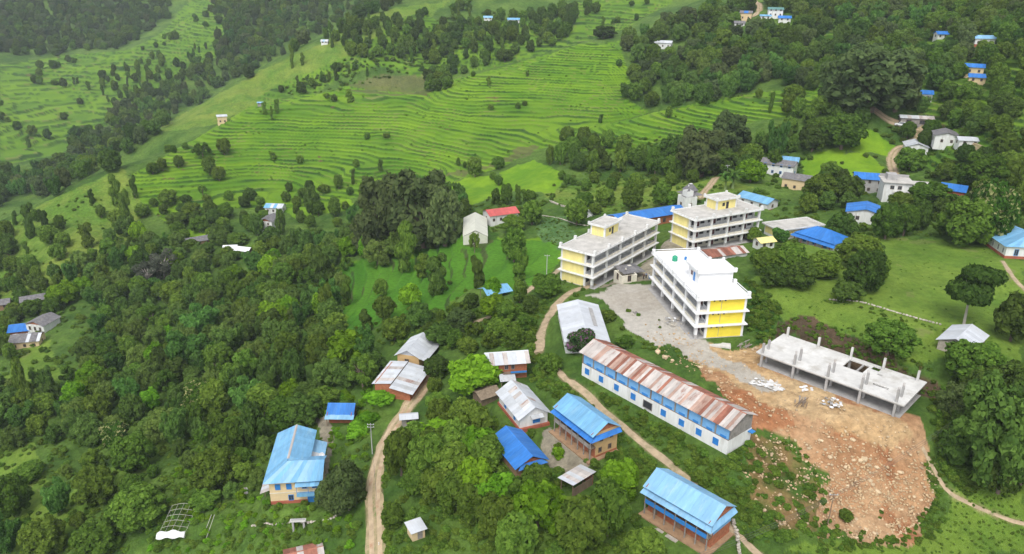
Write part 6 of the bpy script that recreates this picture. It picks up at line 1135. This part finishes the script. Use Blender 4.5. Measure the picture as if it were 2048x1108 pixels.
for k in range(2): q0 = hit(404 + 8 * k, 1084); q1 = hit(424 + 6 * k, 1035); mb = MB(); mb.tube([tuple(q0 + Vector((0, 0, .5))), tuple(q1 + Vector((0, 0, .7)))], .06, 5); tag(mb.build('fallen_pole', 'cane_pale'), ('left' if k == 0 else 'right') + ' of two pale poles lying right of the fallen tunnel frame', 'pole', 'fallen tunnel poles')
# concrete gateway, stone walls
p = hit(598, 1060); o = empty('gateway', p, R(5), 'weathered concrete gateway standing below the yellow house', 'gate')
for x in (-1.15, .85): B_(o, 'gate_pillar', 'grey_conc', x, -.2, -.5, x + .35, .2, 2.1)
B_(o, 'lintel', 'pale_conc', -1.45, -.35, 2.102, 1.45, .4, 2.35); B_(o, 'lintel_cap', 'grey_conc', -1.2, -.2, 2.352, 1.2, .25, 2.5)
mat('wall_stone', (.40, .36, .30), .95, .3, 1.5, .04, 5, obj=.25)
_sg = random.Random(3)
def stone_mesh(k):
    bm = bmesh.new(); bmesh.ops.create_icosphere(bm, subdivisions=1, radius=1); g = random.Random(k)
    for v in bm.verts: v.co *= g.uniform(.72, 1.12); v.co.z *= .72
    me = bpy.data.meshes.new('stone'); bm.to_mesh(me); bm.free(); return me
STONES = [stone_mesh(k) for k in range(7)]
def stone_set(matname):
    out = []
    for s in STONES: q = s.copy(); q.materials.append(MATS[matname]); out.append(q)
    return out
WS = stone_set('wall_stone')
def dry_wall(line, h, label, w=.5):
    P = smooth_line([hit(u, v) for u, v in line], .62); o = empty('stone_wall', P[0], 0, label, 'wall')
    for p in P[::1]:
        for k in range(max(1, int(h / .38))):
            g = ground(p.x, p.y); q = mesh_obj('stone', random.choice(WS), o, (p.x - P[0].x + random.uniform(-.08, .08), p.y - P[0].y + random.uniform(-.1, .1), g - P[0].z + .16 + k * .36), (0, 0, random.uniform(0, 6)), (random.uniform(.34, .48), random.uniform(.26, .38), random.uniform(.24, .34)))
dry_wall([(1478, 1108), (1476, 1085), (1470, 1060), (1466, 1045)], .8, 'dry stone wall right of the pale blue house at the bottom'); dry_wall([(505, 1052), (540, 1050), (575, 1046), (640, 1044), (680, 1030)], .7, 'low stone wall below the yellow house'); dry_wall([(700, 1020), (708, 990), (712, 960), (722, 948)], .45, 'line of stones beside the dirt road verge'); dry_wall([(1085, 432), (1120, 438), (1150, 448), (1175, 452)], .7, 'stone wall along the vegetable plot behind the long school'); dry_wall([(1100, 404), (1120, 412), (1140, 416)], 1.1, 'pale heap of building stone left of the tent'); dry_wall([(1660, 600), (1720, 605), (1800, 628), (1880, 650)], .35, 'low field wall crossing the right hand meadow')
# ------------------------------------------------------------------ earthworks: boulders, rubble, site litter
mat('boulder', (.49, .375, .24), .95, .2, 1.2, .04, 5, obj=.28); BS = stone_set('boulder'); nb_ = 0
def in_any(u, v, polys): return any(inpoly(np.array([u]), np.array([v]), p)[0] for p in polys)
big = [(1729,919,.62),(1738,931,.5),(1720,921,.45),(1640,882,.5),(1705,880,.5),(1700,895,.4),(1725,903,.4),(1752,935,.45),(1690,935,.4),(1700,948,.42),(1740,962,.5),(1745,970,.5),(1755,985,.55),(1780,920,.5),(1800,945,.5),(1775,950,.45),(1820,910,.4),(1660,915,.45),(1650,900,.42),(1610,955,.45),(1605,960,.4),(1400,735,.55),(1420,745,.6),(1315,705,.75),(1330,715,.7),(1320,695,.6),(1345,722,.5),(1480,800,.4),(1500,790,.45),(1520,810,.4),(1460,715,.4),(1505,700,.5),(1512,698,.6),(1490,705,.4),(1575,1010,.4),(1590,1020,.35),(1560,990,.35)]
while len(big) < 190:
    u, v = random.uniform(1400, 1880), random.uniform(730, 1080)
    if in_any(u, v, EARTH + ROCKY) and (v > 870 or random.random() < .35): big.append((u, v, random.uniform(.16, .36)))
for u, v, s in big:
    p = hit(u, v)
    if on_plot(p.x, p.y, .4) or on_road(p.x, p.y, .2): continue
    q = mesh_obj('boulder', random.choice(BS), None, p + Vector((0, 0, s * .25)), (random.uniform(-.3, .3), random.uniform(-.3, .3), random.uniform(0, 6)), (s * random.uniform(.9, 1.4), s, s * random.uniform(.8, 1.1)))
    tag(q, 'large pale boulder lying on the orange earth slope' if s > .38 else 'smaller pale boulder among rubble on the orange earth slope', 'boulder', 'large boulders on the earth slope' if s > .38 else 'small boulders on the earth slope')
# fine rubble: one object
V = []; Fq = []; ico = STONES[0]; iv = np.array([v.co[:] for v in ico.vertices]); fi = np.array([f.vertices[:] for f in ico.polygons]); oct_v = np.array([(1, 0, 0), (-1, 0, 0), (0, 1, 0), (0, -1, 0), (0, 0, .8), (0, 0, -.6)]); oct_f = np.array([(0, 2, 4), (2, 1, 4), (1, 3, 4), (3, 0, 4), (2, 0, 5), (1, 2, 5), (3, 1, 5), (0, 3, 5)])
g = np.random.default_rng(11); U = g.uniform(1290, 1890, 42000); Vv = g.uniform(640, 1090, 42000); dens = np.zeros(len(U))
for p in EARTH: dens[inpoly(U, Vv, p)] = .26
for p in ROCKY: dens[inpoly(U, Vv, p)] = .22
low = inpoly(U, Vv, [(1600,940),(1700,910),(1860,960),(1860,1030),(1800,1085),(1650,1075),(1640,960)]); dens[low] = .7
for p in TAN + GRAVEL: dens[inpoly(U, Vv, p)] = .10
dens[inpoly(U, Vv, [(1290,660),(1320,640),(1400,700),(1480,760),(1430,770),(1330,720)])] = .30
dens *= np.clip(.75 + 1.6 * fbm(U / 34, Vv / 22, 4), .12, 1.3); ok = np.where(g.random(len(U)) < dens)[0]
for k in ok:
    p = hit(U[k], Vv[k])
    if on_plot(p.x, p.y, .3): continue
    s = .05 + .26 * g.random() ** 3; a = g.random() * 6.28; c, sn = math.cos(a), math.sin(a); w = oct_v * (s * (.8 + .6 * g.random(3))) ; w = w * (1 + .25 * (g.random(w.shape) - .5)); b0 = len(V)
    V += [(p.x + x * c - y * sn, p.y + x * sn + y * c, p.z + z + s * .25) for x, y, z in w]; Fq += [tuple(f + b0) for f in oct_f]
mat('rubble', (.46, .33, .195), .95, .3, 1.7)
tag(mesh_obj('rubble', np_mesh('rubble', V, Fq, [MATS['rubble']])), 'loose pale rubble strewn over the earthworks', kind='stuff')
# site litter
def heap_of(name, u, v, n, r, mats, label, cat, sz=(.9, .3, .12), flat=False):
    p = hit(u, v); o = empty(name, p, random.uniform(0, 3), label, cat)
    for k in range(n):
        a = random.uniform(0, 6.28); d = r * math.sqrt(random.random()); mb = MB(); x, y, z = (sz[i] * random.uniform(.6, 1.3) / 2 for i in range(3)); mb.box(-x, -y, -z, x, y, z)
        q = mb.build('plank' if cat == 'timber' else 'slab' if cat == 'rubbish' else 'sack', random.choice(mats), o, (d * math.cos(a), d * math.sin(a), .1 + (0 if flat else (1 - d / r) * .5 * random.random())), (random.uniform(-.2, .2), random.uniform(-.2, .2), random.uniform(-.4, .4) if cat == 'timber' else random.uniform(0, 6)))
heap_of('timber_pile', 1490, 690, 16, 1.5, ['wood', 'wood_grey'], 'pile of dark planks beside the white school', 'timber', (2.6, .2, .1)); heap_of('timber_pile', 1604, 806, 14, 1.4, ['wood_grey', 'wood'], 'strewn grey planks on bare earth before the unfinished building', 'timber', (2.4, .16, .1))
heap_of('rubbish_heap', 1662, 806, 34, 1.9, ['wall_stone', 'tin', 'plastic_white', 'wood_grey'], 'heap of broken tiles and sheets before the unfinished building', 'rubbish', (.6, .4, .08)); heap_of('cement_heap', 1545, 772, 26, 2.0, ['pale_conc', 'pale_conc', 'plastic_white'], 'white spill of lime and sacks on the site road', 'sacks', (1.0, .7, .04), True); heap_of('cement_heap', 1515, 765, 14, 1.5, ['pale_conc', 'plastic_white'], 'smaller white spill of sacks left of the larger one', 'sacks', (.8, .5, .04), True); heap_of('sack_row', 1612, 778, 9, 1.2, ['plastic_white'], 'few white sacks lying in front of the deck columns', 'sacks', (.6, .4, .2)); heap_of('rubbish_heap', 1350, 642, 24, 2.6, ['wall_stone', 'grey_conc', 'plastic_white'], 'strip of rubble and scraps along the foot of the white school', 'rubbish', (.6, .4, .12)); heap_of('rubbish_heap', 1270, 628, 8, 1.2, ['wood_grey', 'wall_stone'], 'scraps lying on the gravel yard', 'rubbish', (.9, .2, .1)); heap_of('barrel_stack', 488, 985, 6, .8, ['blue_paint', 'stone', 'grey_conc'], 'blue drum and clutter left of the yellow house', 'sacks', (.8, .7, .7))
B_q = hit(1440, 690); tag(B_(None, 'concrete_slab', 'pale_conc', -2.2, -1.0, -.3, 2.2, 1.0, .15), 'flat concrete slab beside the yellow school end', 'slab'); sl = COL.objects[-1] if False else bpy.data.objects['concrete_slab']; sl.location = B_q; sl.rotation_euler = (0, 0, R(-12))
# ------------------------------------------------------------------ shrubs and ground cover
def one_shrub(u, v, w, h, kind, var, label):
    p = hit(u, v); o = empty('shrub', p, random.uniform(0, 6), label, 'shrub', 'shrubs'); o.scale = (w, w, h); c = mesh_obj('foliage', KIND[kind][var][0], o); return c
bsrc = [one_shrub(1215, 640, 4.5, 2.2, 'bush', 0, 'dense green shrub between the white shed and the gravel road'), one_shrub(1250, 690, 4.0, 1.8, 'bush', 1, 'spreading green shrub above the rusty-roofed building'), one_shrub(1115, 915, 2.2, 2.2, 'bushlight', 0, 'yellow-green garden shrub in the yard of the tan house'), one_shrub(735, 845, 5.5, 2.6, 'bushlight', 1, 'bright creeper mound behind the grey utility pole')]
one_shrub(715, 870, 5, 2.4, 'bushlight', 0, 'bright creeper mound in front of the small blue shed'); one_shrub(760, 800, 6, 2.2, 'bushlight', 1, 'bright creeper spilling over the long tin roof'); one_shrub(1690, 1038, 2.4, 1.7, 'bush', 0, 'lone shrub beside the pole on the stony slope'); one_shrub(483, 1000, 2.0, 2.6, 'bushlight', 0, 'yellow-green bush left of the yellow house')
COVER = [([(1180,760),(1230,790),(1450,930),(1500,880),(1640,980),(1650,1070),(1500,1090),(1400,970),(1300,880),(1200,800)], 420, 'd', (.7, 1.8)), ([(1060,690),(1120,760),(1230,850),(1330,950),(1280,960),(1190,900),(1240,880),(1100,790),(1060,760)], 300, 'd', (.7, 1.8)), ([(760,900),(1000,830),(1260,960),(1290,1108),(770,1108)], 650, 'd', (.7, 2.0)), ([(400,820),(740,860),(730,1000),(700,1108),(300,1108),(330,960)], 700, 'dl', (.6, 1.8)), ([(0,880),(400,850),(420,1000),(320,1108),(0,1108)], 420, 'd', (.7, 2.0)), ([(1090,590),(1130,560),(1180,570),(1110,640),(1075,640)], 60, 'd', (.6, 1.4)), ([(640,760),(760,760),(740,870),(700,890),(640,850)], 160, 'l', (.8, 2.0)), ([(740,620),(1080,600),(1080,700),(900,700),(760,690)], 420, 'd', (.8, 2.2)), ([(1860,790),(1920,750),(2048,740),(2048,980),(1930,990),(1880,930)], 420, 'd', (.8, 2.2)), ([(1490,540),(1560,620),(1540,700),(1500,660)], 130, 'd', (.8, 1.8)), ([(1560,630),(1700,665),(1860,745),(1880,760),(1870,745),(1700,655)], 120, 'd', (.5, 1.1)), ([(1640,1000),(1880,1000),(1900,1060),(1640,1108)], 60, 'd', (.5, 1.2)), ([(1640,590),(1900,660),(1900,668),(1640,600)], 70, 'd', (.4, .9)), ([(680,520),(1000,480),(1100,540),(900,610),(690,650)], 130, 'd', (.8, 1.8)), ([(0,430),(260,350),(280,500),(130,570),(0,600)], 160, 'd', (.5, 1.6)), ([(1230,590),(1320,640),(1400,720),(1350,720),(1250,690)], 90, 'd', (.5, 1.3)), ([(1080,370),(1450,360),(1500,400),(1300,420),(1100,430)], 150, 'd', (.6, 1.5)), ([(1500,300),(1850,240),(2048,260),(2048,470),(1600,480),(1500,420)], 700, 'd', (.8, 2.2)), ([(100,560),(300,470),(700,480),(720,780),(400,860),(0,880),(0,640)], 900, 'd', (1., 2.6)), (VEG_GARDEN[0], 260, 'e', (.35, .7)), (BANK[0], 200, 'd', (.4, 1.1)), (LAWN[0], 350, 'd', (.25, .55)), (LAWN[1], 300, 'd', (.25, .55)), ([(1630,1030),(1700,1060),(1800,1075),(1870,1000),(1890,1010),(1860,1090),(1640,1108)], 150, 'de', (.4, 1.1)), ([(1560,880),(1600,890),(1650,960),(1660,1050),(1620,1060),(1600,960)], 90, 'de', (.4, 1.0)), ([(1840,880),(1900,960),(1880,1010),(1850,940)], 60, 'de', (.4, 1.0)), (TER_MAIN, 420, 'd', (.4, 1.0)), (TER_D, 90, 'd', (.4, 1.0)), ([(1120,290),(1420,260),(1420,370),(1130,380)], 250, 'd', (.7, 1.8)), ([(1010,360),(1110,390),(1060,440),(980,470),(920,400)], 160, 'd', (.8, 1.8)), ([(540,190),(860,40),(1000,20),(900,130),(640,190)], 350, 'd', (1., 2.5))]
sh = []
for poly, n, kinds, (s0, s1) in COVER:
    P = np.array(poly, float); lo = P.min(0); hi = P.max(0); g = np.random.default_rng(n + int(lo[0])); q = np.stack([g.uniform(lo[0], hi[0], n * 5), g.uniform(lo[1], hi[1], n * 5)], 1); q = q[inpoly(q[:, 0], q[:, 1], poly)][:n]
    for u, v in q:
        p = hit(u, v); w = random.uniform(s0, s1) * (1.2 if p.y > 250 else 1)
        if on_plot(p.x, p.y, w * .4) or on_road(p.x, p.y, w * .3) or (in_any(u, v, GRAVEL + TAN + EARTH + PADDY_FLAT + COURT) and 'e' not in kinds and random.random() < .93) or (in_any(u, v, ROCKY) and random.random() < .6): continue
        sh.append((p.x, p.y, p.z - .1, w, w * random.uniform(.4, .8), random.uniform(0, 6.28), (2 + random.randrange(2)) if ('l' in kinds and random.random() < (.3 if 'd' in kinds else .8)) else random.randrange(2)))
scatter_object('undergrowth', sh, bsrc, 'low green undergrowth and weeds on the slopes')
# ------------------------------------------------------------------ air
if True:
    zs = GZ[(RR > 30) & (RR < 3000)]; lo = float(GZ.min()) - 1; mb = MB(); mb.box(-9200, -300, lo, 9200, 9300, float(GZ.max()) + 30); m = bpy.data.materials.new('haze'); m.use_nodes = True; n = m.node_tree.nodes; n.remove(n['Principled BSDF']); pv = n.new('ShaderNodeVolumePrincipled'); pv.inputs['Color'].default_value = (.82, .9, 1, 1); pv.inputs['Density'].default_value = .00010; m.node_tree.links.new(pv.outputs[0], n['Material Output'].inputs['Volume'])
    tag(mb.build('haze', m), 'thin pale haze filling the whole valley', kind='stuff')
